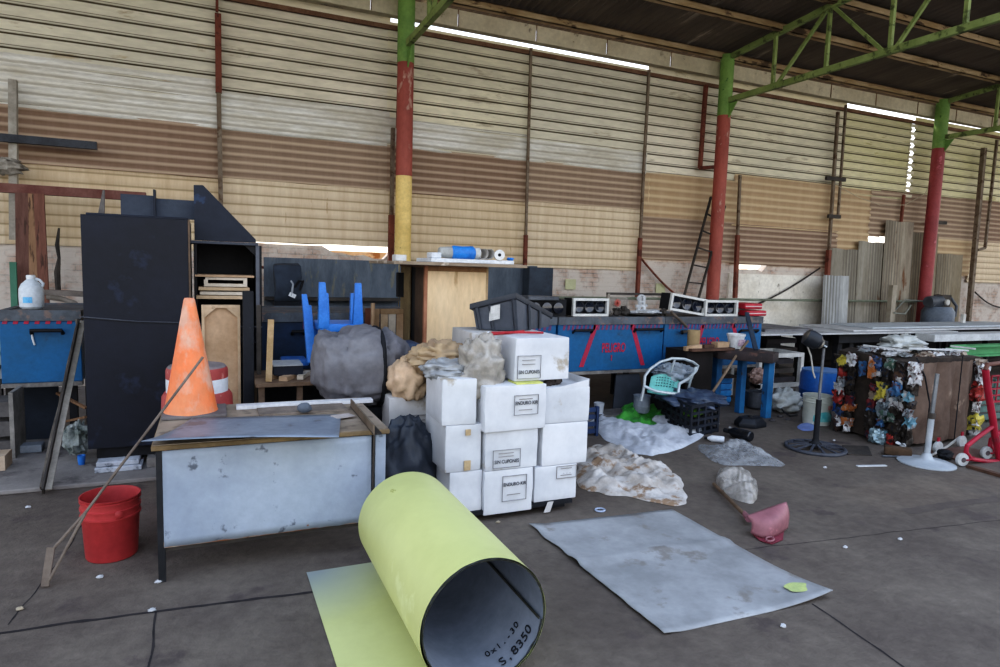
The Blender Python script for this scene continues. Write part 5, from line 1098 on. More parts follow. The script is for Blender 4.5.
# ------------------------------------------------------------------ blue-legged bench
m_bleg = mat('bench leg blue', '#276a9c', '#1d4f78', 4, .6, spot='#3a4048', sscale=7, samt=.35)
m_btop = mat('blackened bench top', '#332e2f', '#403637', 4, .7, spot='#5e4740', sscale=5)
bw = [G(716, 410), G(740.5, 413), G(767, 418)]
zt = A(767, 362, bw[2].y).z
t = T('work_bench', 'heavy bench with blackened top and thick blue legs', 'bench', (5.75, 6.1, 0))
L1, L2, L3 = bw; L4 = L1+(L3-L2)*1.0
c1, c2, c3 = V((L1.x-.16, L1.y-.03, 0)), V((L3.x+.10, L3.y-.08, 0)), V((L3.x+.55, L3.y+.45, 0))
pts = [V((L1.x-.20, L1.y-.18, zt)), V((L3.x-.12, L3.y-.14, zt)), V((L3.x+.14, L3.y+.02, zt)), V((L2.x+.22, L2.y+.50, zt)), V((L1.x-.05, L1.y+.30, zt))]
t.add('bench_top', MB().prism(pts, (0, 0, .11)).bevel(.015, 2), m_btop)
for q, w in ((L1, .085), (L2, .08), (L3, .09), (V((L1.x+.08, L1.y+.20, 0)), .08)):
    t.add('leg', MB().box((q.x-w/2, q.y-.02, 0), (q.x+w/2, q.y+.07, zt)).bevel(.005, 1), m_bleg)
t.add('rusty_patch', MB().box((L1.x-.16, L1.y-.13, zt+.111), (L2.x-.05, L2.y+.1, zt+.118)), mat('rust patch', '#5c3f38', '#46322f', 6, .9))
zb = zt+.112
# scrap on the bench
c = A(735, 352, 6.15)
t = T('white_pail', 'small white pail with printed label on the blue-legged bench', 'pail', (c.x, 6.15, zb))
r = wid(17.5, c)/2
t.add('pail_body', MB().lathe([(r*.72, zb), (r*.95, zb+.15), (r*1.03, zb+.155), (r*1.03, zb+.18), (r*.92, zb+.18), (r*.7, zb+.02)], (c.x, 6.15, 0), 26), mat('pail white', '#d9dbdd', '#c2c5c8', 5, .5))
t.add('pail_label', MB().grid(lambda u, v: V((c.x+(r*.90+.012)*math.sin(-.5+u), 6.15-(r*.84+.10*v*.25+.012)*math.cos(-.5+u), zb+.04+.08*v)), 8, 2), mat('pail label', '#9d7f98', '#c9b3bd', 30, .6))
c = A(693, 348, 6.25); b0 = A(694, 330, 6.25)
single('tan_tube', 'short upright tan cardboard tube beside the bench', 'tube', MB().lathe([(.075, zb), (.075, b0.z), (.062, b0.z), (.062, zb+.02)], (c.x, 6.25, 0), 22), mat('tan card', '#a18c6a', '#8b7655', 4, .8))
t = T('wood_box', 'low dark wooden box under the tan cardboard tube at the left of the bench', 'box', (c.x, 6.25, 0)); t.add('box_body', MB().box((c.x-.28, 6.02, .002), (c.x+.12, 6.42, zb-.002)).bevel(.006, 1), mat('dark crate wood', '#211d1c', '#181514', 5, .85))
for i, (p, q, w, h, k, lab) in enumerate((((690, 357), (733, 350), .06, .03, 3, 'long dark wooden slat lying along the front of the bench'), ((685, 346), (700, 356), .05, .05, 1, 'short sloping brown wood offcut left of the tan tube'), ((702, 353), (712, 350), .07, .06, 3, 'dark brown wood lump on the bench behind the long slat'), ((714, 352), (726, 347), .10, .08, 1, 'brown wood block on the bench left of the white pail'))):
    a, b = A(*p, 5.98+.06*i), A(*q, 6.0+.06*i)
    lo = zb+h/2+(.0 if i else .0); a.z = lo; b.z = lo+(.02 if i == 1 else 0)
    single('wood_offcut', lab, 'offcut', MB().bar(a, b, w, h), m_raw[k] if k != 3 else mat('dark offcut', '#5b4438', '#45342c', 5, .85), smooth=0)
a, b = A(747, 310, 6.5), A(760, 356, 5.85); 
single('dark_lever', 'dark steel bar leaning from the bench against the right end of the tank', 'bar', MB().bar(V((b.x, 5.92, zb)), V((a.x, 6.5, A(747, 313, 6.5).z)), .05, .03), mat('blue-black steel', '#3f4a58', '#323b47', 5, .5))
a, b = A(671, 313, 6.5), A(688, 328, 6.5)
t = T('hand_tool', 'rusty hand tool hanging over the front of the right tank', 'tool', A(690, 330, 6.52))
t.add('shank', MB().tube([A(671, 312, 6.52), A(681, 321, 6.54), A(687, 327, 6.53)], .018, 7), mat('tool rust', '#6a5f55', '#50473f', 6, .7)); t.add('head', MB().bar(A(682, 331.5, 6.54), A(697, 331, 6.54), .05, .03), m_dark)
pts = [A(*p, y) for p, y in (((748, 341), 6.0), ((736, 356), 5.9), ((724, 375), 5.78), ((712, 393), 5.68))]
single('curved_stick', 'bent brown stick leaning diagonally across the front of the bench', 'stick', MB().tube([pts[0], pts[1], pts[2], pts[3]], .016, 7), mat('stick brown', '#7d6d5c', '#665748', 6, .8))
# under and around the bench
c = G(727, 408)
t = T('blue_container', 'bright blue ribbed container under the bench', 'container', (c.x, 6.45, 0))
x0, x1 = A(723, 345, 6.4).x, A(735, 345, 6.4).x
for k in range(4): t.add('rib', MB().box((x0, 6.4, .05+.085*k), (x1, 6.62, .12+.085*k)).bevel(.012, 2), mat('bright container blue', '#3f8fd0', '#2f79b8', 5, .5))
t.add('container_body', MB().box((x0+.01, 6.41, .002), (x1-.01, 6.61, .40)), mat('deep container blue', '#2a5f92', '#234f7a', 5, .5))
a = A(719, 400, 6.5); single('card_strip', 'upright tan cardboard strip left of the blue ribbed container', 'card', MB().box((A(718.5, 345, 6.35).x, 6.34, .002), (A(722, 345, 6.35).x, 6.38, .42)), mat('tan card', '#a18c6a'), smooth=0)
c = G(755, 408); t = T('metal_pot', 'dull metal pot standing under the bench', 'pot', (c.x, 6.2, 0)); t.add('pot_body', MB().lathe([(.10, .002), (.13, .03), (.13, .22), (.12, .22), (.11, .03)], (A(755, 400, 6.2).x, 6.2, 0), 24), mat('dull pot', '#5b6068', '#484c53', 5, .4, metal=.5)); t.add('pot_rim', MB().lathe([(.135, .215), (.14, .225), (.12, .225)], (A(755, 400, 6.2).x, 6.2, 0), 24, cap0=False, cap1=False), mat('dull rim', '#858a91', '#6c7077', 5, .4, metal=.5))
single('crumpled_tin', 'crumpled pale tin sheet on the bench underside, above the metal pot', 'tin', MB().blob(A(757, 376, 6.4), (.11, .08, .10), .5, 3, 4, 26, 18, ridged=True), mat('pinkish tin', '#a48b80', '#7d665d', 9, .6))
single('under_shelf', 'dark wooden shelf board slung under the bench', 'board', MB().box((L1.x-.05, L1.y+.08, .62-.24), (L3.x+.1, L1.y+.42, .65-.24)), mat('dark shelf wood', '#3a302b', '#2b2420', 5, .85), smooth=0)
t = T('black_tray', 'black six-sided plastic base lying on the floor in front of the bench', 'base', G(750, 430))
c = G(750, 426); pts = [c+V((.19*math.cos(a)*1.05, .15*math.sin(a), 0)) for a in [math.pi/3*i+.2 for i in range(6)]]
mb = MB(); lo = [mb.bm.verts.new(p+V((0, 0, .003))) for p in pts]; md_ = [mb.bm.verts.new(p+V((0, 0, .05))) for p in pts]; hi = [mb.bm.verts.new(c+(p-c)*.72+V((0, 0, .105))) for p in pts]
for l0, l1 in ((lo, md_), (md_, hi)):
    for i in range(6): mb.bm.faces.new((l0[i], l0[(i+1) % 6], l1[(i+1) % 6], l1[i]))
mb.bm.faces.new(hi); mb.bm.faces.new(lo[::-1]); t.add('base_body', mb.bevel(.008, 2), mat('black base plastic', '#24282f', '#1c1f25', 4, .5))
t.add('center_knob', MB().lathe([(.03, .105), (.026, .12), (.008, .122)], c, 14), m_black)
# bottles on the floor in front
m_bb = mat('black bottle', '#14171d', '#1d2129', 5, .25, spec=.6)
def bottle(p, q, r, label, m1, m2, band=None):
    d = (q-p); L_ = d.length; mx = axm(d)
    t = T('bottle', label, 'bottle', (p+q)/2-V((0, 0, r)))
    t.add('bottle_body', MB().lathe([(r*.85, 0), (r, .01), (r, L_*.62), (r*.45, L_*.8), (r*.38, L_*.84)], p, 20, mx), m1)
    t.add('cap', MB().lathe([(r*.42, L_*.84), (r*.44, L_)], p, 16, mx), m2)
    if band: t.add('bottle_label', MB().lathe([(r*1.03, L_*.15), (r*1.03, L_*.5)], p, 20, mx, cap0=False, cap1=False), band)
m_wb = mat('white label plastic', '#d5dae0', '#c3c9d0', 6, .4)
a, b = G(751, 442), G(724, 435); bottle(V((a.x, a.y, .055)), V((b.x, b.y, .055)), .055, 'black bottle lying on the floor beside the clear film', m_bb, m_black)
a, b = G(724, 443), G(704, 441); bottle(V((a.x, a.y, .034)), V((b.x, b.y, .034)), .034, 'small white bottle with black cap lying behind the clear film', m_wb, m_black)
a = G(733, 445); 

# ------------------------------------------------------------------ aluminium chair and crate
m_alu = mat('pale aluminium tube', '#c3cdd2', '#a9b3b9', 6, .35, metal=.4, bump=0); m_teal = mat('teal plastic weave', '#7cc4bd', '#66afa9', 8, .5)
t = T('garden_chair', 'tipped aluminium tube chair with teal plastic seat behind the crate', 'chair', A(668, 398, 5.9))
CY = 5.75
tp = lambda x, y, dy=0: A(x, y, CY+dy)
back = [tp(644, 388), tp(645, 376), tp(650, 369), tp(660, 362), tp(672, 358.5, .06), tp(684, 359, .10), tp(693, 362, .12), tp(698, 366, .12), tp(696, 371, .08), tp(688, 379, .02), tp(679, 384, -.05), tp(678, 395, -.1)]
t.add('back_tube', MB().tube(back, .016, 8), m_alu)
t.add('front_tube', MB().tube([tp(644, 386, -.02), tp(655, 391, -.1), tp(668, 393, -.12), tp(678, 394, -.1)], .016, 8), m_alu)
t.add('side_tube', MB().tube([tp(644, 386), tp(643, 392), tp(641, 401)], .016, 8), m_alu)
t.add('side_tube', MB().tube([tp(696, 367, .1), tp(691, 379, .1), tp(688, 390, .15)], .014, 8), m_alu)
t.add('rear_tube', MB().tube([tp(678, 394, -.1), tp(688, 390, .15), tp(691, 390, .2)], .014, 8), m_alu)
t.add('brace_tube', MB().tube([tp(675, 359, .07), tp(672, 368, .08), tp(671, 372, .1)], .012, 8), m_alu)
q00, q10, q01, q11 = tp(648, 391, -.02), tp(679, 393, -.05), tp(651, 377, .18), tp(681, 383, .2)
mb = MB()
def seatp(u, v):
    p = q00.lerp(q10, u).lerp(q01.lerp(q11, u), v); return p+V((0, .03*math.sin(math.pi*u), -.03*math.sin(math.pi*u)*(1-v)+.06*math.sin(math.pi*u)*v))
mb.grid(seatp, 22, 14)
kill = [f for i, f in enumerate(mb.bm.faces) if (i//14) % 2 == 1 and (i % 14) % 2 == 1 and 3 < i//14 < 18 and 3 < i % 14 < 12]
bmesh.ops.delete(mb.bm, geom=kill, context='FACES')
o = t.add('seat', mb, m_teal, smooth=80); o.modifiers.new('s', 'SOLIDIFY').thickness = .008
t.add('seat_edge', MB().tube([q00, q00.lerp(q10, .5)+V((0, -.0, -.02)), q10], .018, 8), m_teal)
single('plastic_film', 'clear plastic film bunched on the tipped aluminium chair', 'film', MB().blob(tp(674, 373, .30), (.24, .16, .11), .5, 2.6, 51, 44, 28, ridged=True), mat('chair film', '#b6c2cc', '#8995a2', 5, .25, bump=.4, bscale=12, alpha=(.5, .85), spec=.6), smooth=80)
# things carrying the chair
single('scrap_heap_box', 'dark carton of scrap standing behind the crate, under the chair', 'box', MB().box((A(672, 345, 5.95).x, 6.0, .002), (A(694, 345, 5.95).x, 6.4, A(670, 396, 5.95).z)).bevel(.02, 2), mat('dark scrap box', '#2b2b2f', '#212125', 5, .8))
single('grey_plank', 'dark plank leaning in the scrap behind the tipped chair', 'plank', MB().bar(A(693, 400, 6.3), A(681, 371, 6.5), .16, .03), mat('dark offcut', '#5b4438'), smooth=0)
# crate
c1_, c2_, c3_ = G(690, 438), G(717, 432), G(662, 421)
m_cr = mat('black crate plastic', '#1d2129', '#272c36', 4, .5)
t = T('plastic_crate', 'black slatted plastic crate with dark film and green bits inside', 'crate', (c1_+c2_)/2)
H_ = .34
d1 = (c2_-c1_); d2 = (c3_-c1_); d2 = d2.normalized()*min(d2.length, .85)
K = [c1_, c1_+d1, c1_+d1+d2, c1_+d2]
for i in range(4):
    p, q = K[i], K[(i+1) % 4]
    for k in range(5): t.add('slat', MB().bar(p+V((0, 0, .03+.074*k)), q+V((0, 0, .03+.074*k)), .02, .028), m_cr)
    n = max(3, int((q-p).length/.11))
    for j in range(n): t.add('upright', MB().bar(p.lerp(q, j/n), p.lerp(q, j/n)+V((0, 0, H_)), .022), m_cr)
t.add('crate_floor', MB().prism([K[0]+V((0, 0, .004)), K[1]+V((0, 0, .004)), K[2]+V((0, 0, .004)), K[3]+V((0, 0, .004))], (0, 0, .012)), m_cr)
cc = (K[0]+K[2])/2
single('dark_film', 'dark blue-grey plastic film heaped in the black crate', 'film', MB().blob(cc+V((0, 0, .31)), (.30, .36, .10), .4, 2.4, 55, 44, 28, ridged=True, rz=.4), mat('dark film', '#4d5a70', '#333d4f', 4, .3, bump=.4, bscale=10, spec=.6), smooth=80)
single('green_packet', 'lime green packet inside the black crate', 'packet', MB().box((cc.x-.10, cc.y-.12, .14), (cc.x+.12, cc.y+.02, .25), .4).bevel(.015, 2), mat('lime green', '#7fbb3a', '#6aa52e', 6, .5))
single('folded_board', 'dark folded board lying in the bottom of the black crate', 'board', MB().box((cc.x-.14, cc.y-.14, .018), (cc.x+.14, cc.y+.12, .138), .4), mat('dark scrap box', '#2b2b2f'), smooth=0)
# grey pail and green bag
c = G(641, 418); t = T('grey_pail', 'small grey ribbed pail standing on the green bag under the chair', 'pail', (c.x, c.y, .06))
r = .095; z0 = .07
t.add('pail_body', MB().lathe([(r*.85, z0), (r, z0+.03), (r, z0+.07), (r*1.04, z0+.08), (r*1.0, z0+.09), (r*1.03, z0+.19), (r*1.08, z0+.2), (r*.98, z0+.2), (r*.9, z0+.03)], (c.x, c.y, 0), 26), mat('grey pail plastic', '#949ca8', '#7f8793', 5, .5))
single('green_bag', 'bright green plastic bag spread on the floor under the grey pail', 'bag', MB().crumple([G(613, 420), G(628, 425), G(643, 428), G(655, 426), G(672, 418), G(664, 408), G(640, 405), G(620, 411)], .16, 61, freq=7, prof=lambda v: (1-v**4)), mat('green bag film', '#4fa046', '#3f8a39', 5, .35, bump=.3, bscale=12, spec=.5), smooth=80)
# white sacks on the floor
m_sack = mat('white woven sack', '#c6cad1', '#b0b5bd', 3.5, .65, bump=.3, bscale=14, spot='#83868c', sscale=4, samt=.3)
single('white_sack', 'white woven plastic sack spread crumpled on the floor before the crate', 'sack', MB().crumple([G(589, 417), G(593, 427), G(606, 440), G(625, 449), G(645, 456), G(661, 455), G(683, 447), G(702, 438), G(701, 428), G(681, 426), G(677, 419), G(664, 417), G(650, 422), G(630, 424), G(610, 419)], .12, 63, freq=6, n=120, rings=26, rag=.02, prof=lambda v: (1-v**5)*(.55+.45*v)), m_sack, smooth=80)
m_dirty = mat('dirty white cloth', '#c2bfbc', '#a59e96', 5, .8, bump=.35, bscale=14, spot='#8a745f', sscale=6, samt=.6)
single('dirty_cloth', 'dirty white cloth crumpled on the floor right of the carton stacks', 'cloth', MB().crumple([G(577, 455), G(576, 470), G(580, 488), G(600, 493), G(640, 500), G(682, 505), G(684, 492), G(680, 478), G(662, 466), G(640, 459), G(615, 449), G(596, 446)], .15, 65, freq=8, n=130, rings=30, rag=.03, prof=lambda v: (1-v**4)*(.5+.5*v)), m_dirty, smooth=80)
m_clear = mat('clear film', '#aeb2b6', '#93979c', 5, .25, bump=.6, bscale=16, alpha=(.35, .75), spec=.7)
single('plastic_film', 'sheet of clear crumpled plastic film lying on the floor before the bench', 'film', MB().crumple([G(698, 446), G(707, 457), G(722, 465), G(745, 466), G(785, 466), G(768, 457), G(748, 443), G(738, 440), G(720, 447)], .10, 67, freq=7, n=110, rings=22, rag=.02), m_clear, smooth=80)
single('plastic_bag', 'small clear plastic bag lying on the floor behind the pink dustpan', 'bag', MB().crumple([G(716, 478), G(720, 492), G(735, 500), G(752, 504), G(758, 494), G(755, 482), G(742, 473), G(724, 470)], .15, 69, freq=7, n=90, rings=22, rag=.02, prof=lambda v: math.sqrt(max(0, 1-v**3))), mat('clear film two', '#c0bcb6', '#a39f99', 5, .3, bump=.6, bscale=16, alpha=(.35, .75), spec=.7), smooth=80)
# dustpan
m_pan = mat('pink dustpan', '#93646b', '#835860', 3, .5, bump=.05, spot='#c4868f', sscale=5, samt=.3)
t = T('dustpan', 'faded pink dustpan with long wooden handle lying on the floor', 'dustpan', G(768, 530))
p = lambda x, y, z=0: G(x, y, z)
f0, f1 = p(749, 536, .015), p(789, 524, .015); k0, k1 = p(747, 516, .12), p(786, 502, .19)
n_ = 14
def pan(u, v):
    top = A(748+u*39, 514-u*13-4*math.sin(math.pi*u)*0, 3.45+u*.0).lerp(A(748+u*39, 514-u*13, 3.45), 1)
    b0 = k0.lerp(k1, u); f_ = p(751+u*36, 533-u*5+7*math.sin(math.pi*u), .02)
    q = b0.lerp(f_, v); bulge = .05*math.sin(math.pi*v)*math.sin(math.pi*min(1, .15+u*.75)); return q+V((0, -bulge, bulge*.8))
mb = MB().grid(pan, n_, 12); o = t.add('pan', mb, m_pan, smooth=80); o.modifiers.new('s', 'SOLIDIFY').thickness = .006
t.add('pan_lip', MB().prism([p(751, 533, .018), p(770, 538, .018), p(784, 530, .018), p(783, 540, .004), p(772, 544.5, .004), p(760, 541, .004)], (0, 0, .004)), mat('dark pink lip', '#7d3a46', '#6d303b', 5, .5))
t.add('socket', MB().tube([p(749, 519, .05), p(744, 513, .03)], [.024, .018], 10), m_pan)
h0, h1 = p(714, 484, .03), p(748, 518, .035); t.add('wooden_handle', MB().tube([h0, h1], .014, 8), mat('handle wood', '#6d5a4a', '#564638', 5, .8))
mb = MB().tube([p(770+4*math.cos(a), 539+2.2*math.sin(a), .03) for a in [2*math.pi*i/12 for i in range(12)]], .006, 6, closed=True); t.add('hang_ring', mb, m_pan)
c = G(600, 511)
single('clear_cup_lid', 'small clear plastic ring lying on the floor by the grey sheet', 'ring', MB().tube([c+V((.035*math.cos(a), .03*math.sin(a), .008)) for a in [2*math.pi*i/16 for i in range(16)]], .007, 6, closed=True), mat('bluish clear plastic', '#a3b0c6', '#8d9bb2', 5, .2))

# ------------------------------------------------------------------ right side
m_wp2 = mat('off-white frame paint', '#c5c5c1', '#acaca8', 5, .6, spot='#7e7a74', sscale=7, samt=.3)
fr0, fr1 = G(801, 399), A(766, 352, 6.4)
t = T('white_table_frame', 'open white steel table frame with no top right of the bench', 'frame', (7.2, 6.6, 0))
Yf = fr0.y; xR = fr0.x; zT = A(800, 353, Yf).z; xL = A(760, 353, Yf).x; zM = A(790, 383, Yf).z; w = .055
t.add('top_rail', MB().box((xL, Yf, zT-w), (xR, Yf+w, zT)), m_wp2); t.add('leg', MB().box((xR-w, Yf, 0), (xR, Yf+w, zT-w)), m_wp2); t.add('lower_rail', MB().box((xL, Yf, zM-w), (xR-w, Yf+w, zM)), m_wp2)
t.add('leg', MB().box((xL, Yf, 0), (xL+w, Yf+w, zT-w)), m_wp2); t.add('leg', MB().box((xR-w, Yf+.5, 0), (xR, Yf+.5+w, zT)), m_wp2); t.add('leg', MB().box((xL, Yf+.5, 0), (xL+w, Yf+.5+w, zT)), m_wp2)
t.add('side_rail', MB().box((xR-w, Yf+w, zT-w), (xR, Yf+.5, zT)), m_wp2); t.add('rear_rail', MB().box((xL+w, Yf+.5, zT-w), (xR-w, Yf+.5+w, zT)), m_wp2)
# rack with flat sheets
ZR = .90
m_ws = mat('flat white-grey sheet', '#bcbfc1', '#a5a8aa', 3, .55, spot='#85807a', sscale=3, samt=.3); m_ws2 = mat('pale blue-grey sheet', '#b4bcc2', '#9fa7ad', 3, .55)
a0, a1 = G(752, 335, ZR), G(937, 340, ZR)
Yr0 = 6.75
t = T('steel_rack', 'black steel rack carrying flat pale sheets along the right wall', 'rack', (10, 7.5, 0))
xl, xr = A(842, 340, Yr0).x, 15.0
for x in (xl+.1, A(858, 345, Yr0).x, 12.4, 14.8):
    t.add('leg', MB().bar((x, Yr0+.15, 0), (x, Yr0+.15, ZR-.16), .09), m_black); t.add('leg', MB().bar((x, 7.6, 0), (x, 7.6, ZR-.16), .09), m_black)
t.add('diagonal_brace', MB().bar((A(866, 345, Yr0).x+.05, Yr0+.12, ZR-.2), (A(880, 345, Yr0).x, Yr0+.12, .35), .05), m_black)
t.add('front_beam', MB().box((xl, Yr0+.05, ZR-.17), (xr, Yr0+.2, ZR-.03)), m_black); t.add('rear_beam', MB().box((xl, 7.5, ZR-.17), (xr, 7.65, ZR-.03)), m_black)
t.add('lower_shelf', MB().box((xl+.2, Yr0+.3, .30), (xr-.2, 7.55, .34)), mat('dark shelf wood', '#3a302b'))
t.add('rear_screen', MB().box((xl+.2, 7.66, .05), (xr, 7.70, ZR-.18)), m_black)
for i, (x0, x1, y0, y1, k, lab) in enumerate(((A(766, 340, Yr0).x-.1, 11.2, 6.70, 7.75, m_ws, 'long flat pale sheet at the bottom of the rack pile, nearest the tanks'), (8.9, 14.9, 6.85, 7.85, m_ws, 'flat pale sheet second in the rack pile, in front of the leaning sheets'), (9.5, 13.9, 7.0, 7.75, m_ws2, 'flat pale blue-grey sheet on top of the rack pile'))):
    single('flat_sheet', lab, 'sheet', MB().box((x0, y0, ZR-.028+.026*i), (x1, y1, ZR-.006+.026*i), R((-.8, .6, 1.4)[i])), k, 'flat sheets on the rack', smooth=0)
a, b = A(938, 340, 6.3), A(1010, 334, 6.3)
zq = A(970, 341.5, 6.3).z
t = T('trestle_table', 'thick white-edged panel on black trestle legs at the right border by the rack', 'table', (a.x+1.5, 6.5, 0))
t.add('table_top', MB().box((a.x, 6.35, zq), (a.x+3, 6.66, A(970, 334.5, 6.3).z)).bevel(.004, 1), mat('panel edge white', '#c2c7ca', '#a9aeb2', 5, .5))
for x in (a.x+.5, a.x+2.4):
    for y in (6.40, 6.58): t.add('leg', MB().box((x, y, 0), (x+.05, y+.05, zq)), m_black)
a = A(806, 322, 6.9)
# tank-end shelf between tank and rack (dark stack)
t = T('dark_board_stack', 'stack of dark boards and drawers between the blue tanks and the rack', 'stack', (7.2, 7.4, 0))
xk0, xk1 = A(764, 345, 7.2).x, A(838, 345, 7.2).x
for k in range(5): t.add('board', MB().box((xk0+.05*(k % 2), 7.2-.06*(k % 3), .10+.15*k), (min(xk1, 8.2)-.1*(k % 3), 7.9, .17+.15*k)), mat('dark board %d' % (k % 2), ('#39363a', '#4a4643')[k % 2], ('#2c2a2d', '#393532')[k % 2], 5, .8))
t.add('support', MB().box((xk0+.1, 7.25, 0), (min(xk1, 8.2)-.3, 7.8, .85)), m_black)
single('grey_top_board', 'thick grey board capping the dark stack right of the tanks', 'board', MB().box((A(764, 345, 7.0).x, 7.0, .852), (A(812, 345, 7.0).x, 7.9, .93)), mat('grey top', '#77777a', '#5d5d60', 5, .7), smooth=0)
# green I-beam
a, b = A(947, 352, 5.9), A(1015, 348, 5.9); z1 = A(960, 345.5, 5.9).z; z0 = A(960, 357, 5.9).z
t = T('green_beam', 'bright green steel beam lying on stands at the right border', 'beam', (a.x, 5.9, 0)); m_gb = mat('bright green paint', '#4f9463', '#418254', 4, .6)
t.add('bottom_flange', MB().box((a.x, 5.85, z0), (a.x+2.6, 6.0, z0+.03)), m_gb); t.add('top_flange', MB().box((a.x+.35, 5.85, z1-.03), (a.x+2.6, 6.0, z1)), m_gb); t.add('web', MB().box((a.x+.0, 5.91, z0+.03), (a.x+2.6, 5.93, z1-.03)), m_gb)
t.add('end_plate', MB().box((a.x, 5.85, z0-.0), (a.x+.36, 5.87, z1+.02)), m_gb)
for x in (a.x+.45, a.x+2.2): t.add('stand', MB().box((x, 5.88, 0), (x+.08, 5.98, z0)), mat('yellow stand', '#c9b23e', '#a89434', 5, .6) if x < a.x+1 else m_black)
# compressor
c = A(944, 312, 8.6); m_comp = mat('compressor grey', '#5b6068', '#43474d', 4, .5, spot='#85898f', sscale=6, samt=.3)
t = T('compressor', 'grimy grey compressor motor on a round tank beside the far pillar', 'compressor', (c.x, 8.7, .9))
zb_ = A(944, 327, 8.6).z; zt_ = A(944, 307, 8.6).z; r_ = wid(29, A(943, 315, 8.6))/2; x0, x1 = A(942.5, 315, 8.6).x-r_, A(942.5, 315, 8.6).x+r_
xm = (x0+x1)/2; rr = (x1-x0)/2
t.add('tank', MB().lathe([(rr*.9, 0), (rr, .06), (rr, zt_-zb_-.1), (rr*.8, zt_-zb_)], (xm, 8.7, zb_), 26), mat('blue-grey tank', '#6f7a88', '#596370', 3, .5))
t.add('stand', MB().lathe([(rr*.8, .0), (rr*.8, zb_)], (xm, 8.7, 0), 20), m_black)
t.add('motor', MB().tube([V((x0-.05, 8.7, zt_+.10)), V((x0+rr*1.0, 8.7, zt_+.11))], [.11, .135], 18), m_comp)
t.add('pump_head', MB().box((xm-.02, 8.6, zt_-.02), (xm+.22, 8.82, zt_+.25)).sub(3).noisy(.05, 5, 1).bevel(.01, 1), m_dark); t.add('pipe', MB().tube([V((xm+.2, 8.6, zt_+.2)), V((x1+.05, 8.55, zt_+.02)), V((x1+.02, 8.55, zt_-.2))], .03, 8), m_comp)
t.add('gauge', MB().lathe([(.06, 0), (.06, .04), (.04, .05)], (xm+.0, 8.55, zt_+.1), 16, axm((0, -1, 0))), m_wp2)
a = A(962, 316, 7.6); single('white_bracket', 'small white fitting standing on the rack right of the compressor', 'fitting', MB().box((a.x-.04, 7.55, ZR+.045), (a.x+.04, 7.60, a.z+.04)), m_wp2, smooth=0)
pts = [A(935, 302, 8.9)+V((0, 0, 0)), A(905, 300, 9.05), A(897, 308, 9.05), A(893, 313, 9.0), A(905, 314, 9.0), A(911, 305, 9.0)]
single('grey_cable', 'loop of pale cable hanging before the leaning grey sheets', 'cable', MB().tube(pts, .02, 7), mat('pale cable', '#8c8f86', '#74776f', 5, .6))

# blue drum and paint pail
c = G(820, 405); cy = 6.0; xx0, xx1 = A(801, 385, cy).x, A(843, 385, cy).x; r = wid(42, A(822, 385, cy))/2; z1 = A(820, 375, cy-r).z
t = T('blue_drum', 'blue plastic drum standing behind the whitish pail', 'drum', ((xx0+xx1)/2, cy, 0))
t.add('drum_body', MB().lathe([(r*.95, .002), (r, .03), (r, z1*.45), (r*1.03, z1*.5), (r, z1*.55), (r*.99, z1-.05), (r*.93, z1)], ((xx0+xx1)/2, cy, 0), 36), mat('drum blue', '#2a66b0', '#215699', 3, .4)); t.add('drum_lid', MB().lathe([(r*.95, z1-.004), (r*.95, z1+.012), (r*.3, z1+.014)], ((xx0+xx1)/2, cy, 0), 36), mat('drum lid', '#5f86b8', '#4f74a4', 5, .4))
c = G(817.5, 427); cy = c.y+.14; r = wid(28.5, A(817, 400, cy))/2; cx = A(817.7, 400, cy).x; H_ = A(817, 395, cy).z
t = T('paint_pail', 'whitish ribbed plastic pail with teal and red print beside the blue drum', 'pail', (cx, cy, 0))
prof = [(r*.86, .002), (r*.88, .02), (r*.95, H_*.74)]
for z in (.78, .86, .94): prof += [(r*.96, H_*z-.006), (r*1.0, H_*z), (r*.97, H_*z+.01)]
t.add('pail_body', MB().lathe(prof+[(r*1.0, H_), (r*.94, H_), (r*.8, .04)], (cx, cy, 0), 34), mat('pail cream', '#b9bdb5', '#a3a8a0', 4, .5, spot='#7e8681', sscale=6, samt=.3))
t.add('teal_print', MB().grid(lambda u, v: V((cx+(r*.90+.008)*math.sin(-1.1+u*1.5), cy-(r*.90+.008+.01*v)*math.cos(-1.1+u*1.5), .05+(.07+.05*math.sin(u*3))*v)), 14, 3), mat('teal print', '#3f8f94', '#6fa9a8', 12, .5))
t.add('red_print', MB().grid(lambda u, v: V((cx+(r*.93+.008)*math.sin(-.1+u*.8), cy-(r*.93+.010)*math.cos(-.1+u*.8), .19+.05*v)), 10, 2), mat('red print', '#a8605c', '#b98f88', 14, .5))
single('white_bag', 'white plastic bag slumped between the bench and the whitish pail', 'bag', MB().blob((A(786, 407, 5.9).x, 5.9, .14), (.20, .15, .15), .4, 2.5, 71, 40, 26, flat=.004, ridged=True), mat('white bag film', '#b5b9b8', '#979c9a', 5, .5, bump=.3), smooth=80)
single('blue_rag', 'flat pale blue plastic scrap on the floor before the whitish pail', 'scrap', MB().crumple([G(797, 427), G(803, 431), G(815, 430), G(813, 425), G(803, 424)], .03, 72, n=40, rings=8), mat('pale blue plastic', '#7d90c4', '#687cb2', 6, .5))
single('rubber_lead', 'dark cord looped on the floor between the bench and the white bag', 'cord', MB().tube([A(774, 394, 6.05), A(778, 404, 5.9), A(784, 412, 5.75), G(790, 416, .012), G(797, 415, .012)], .012, 7), m_black)

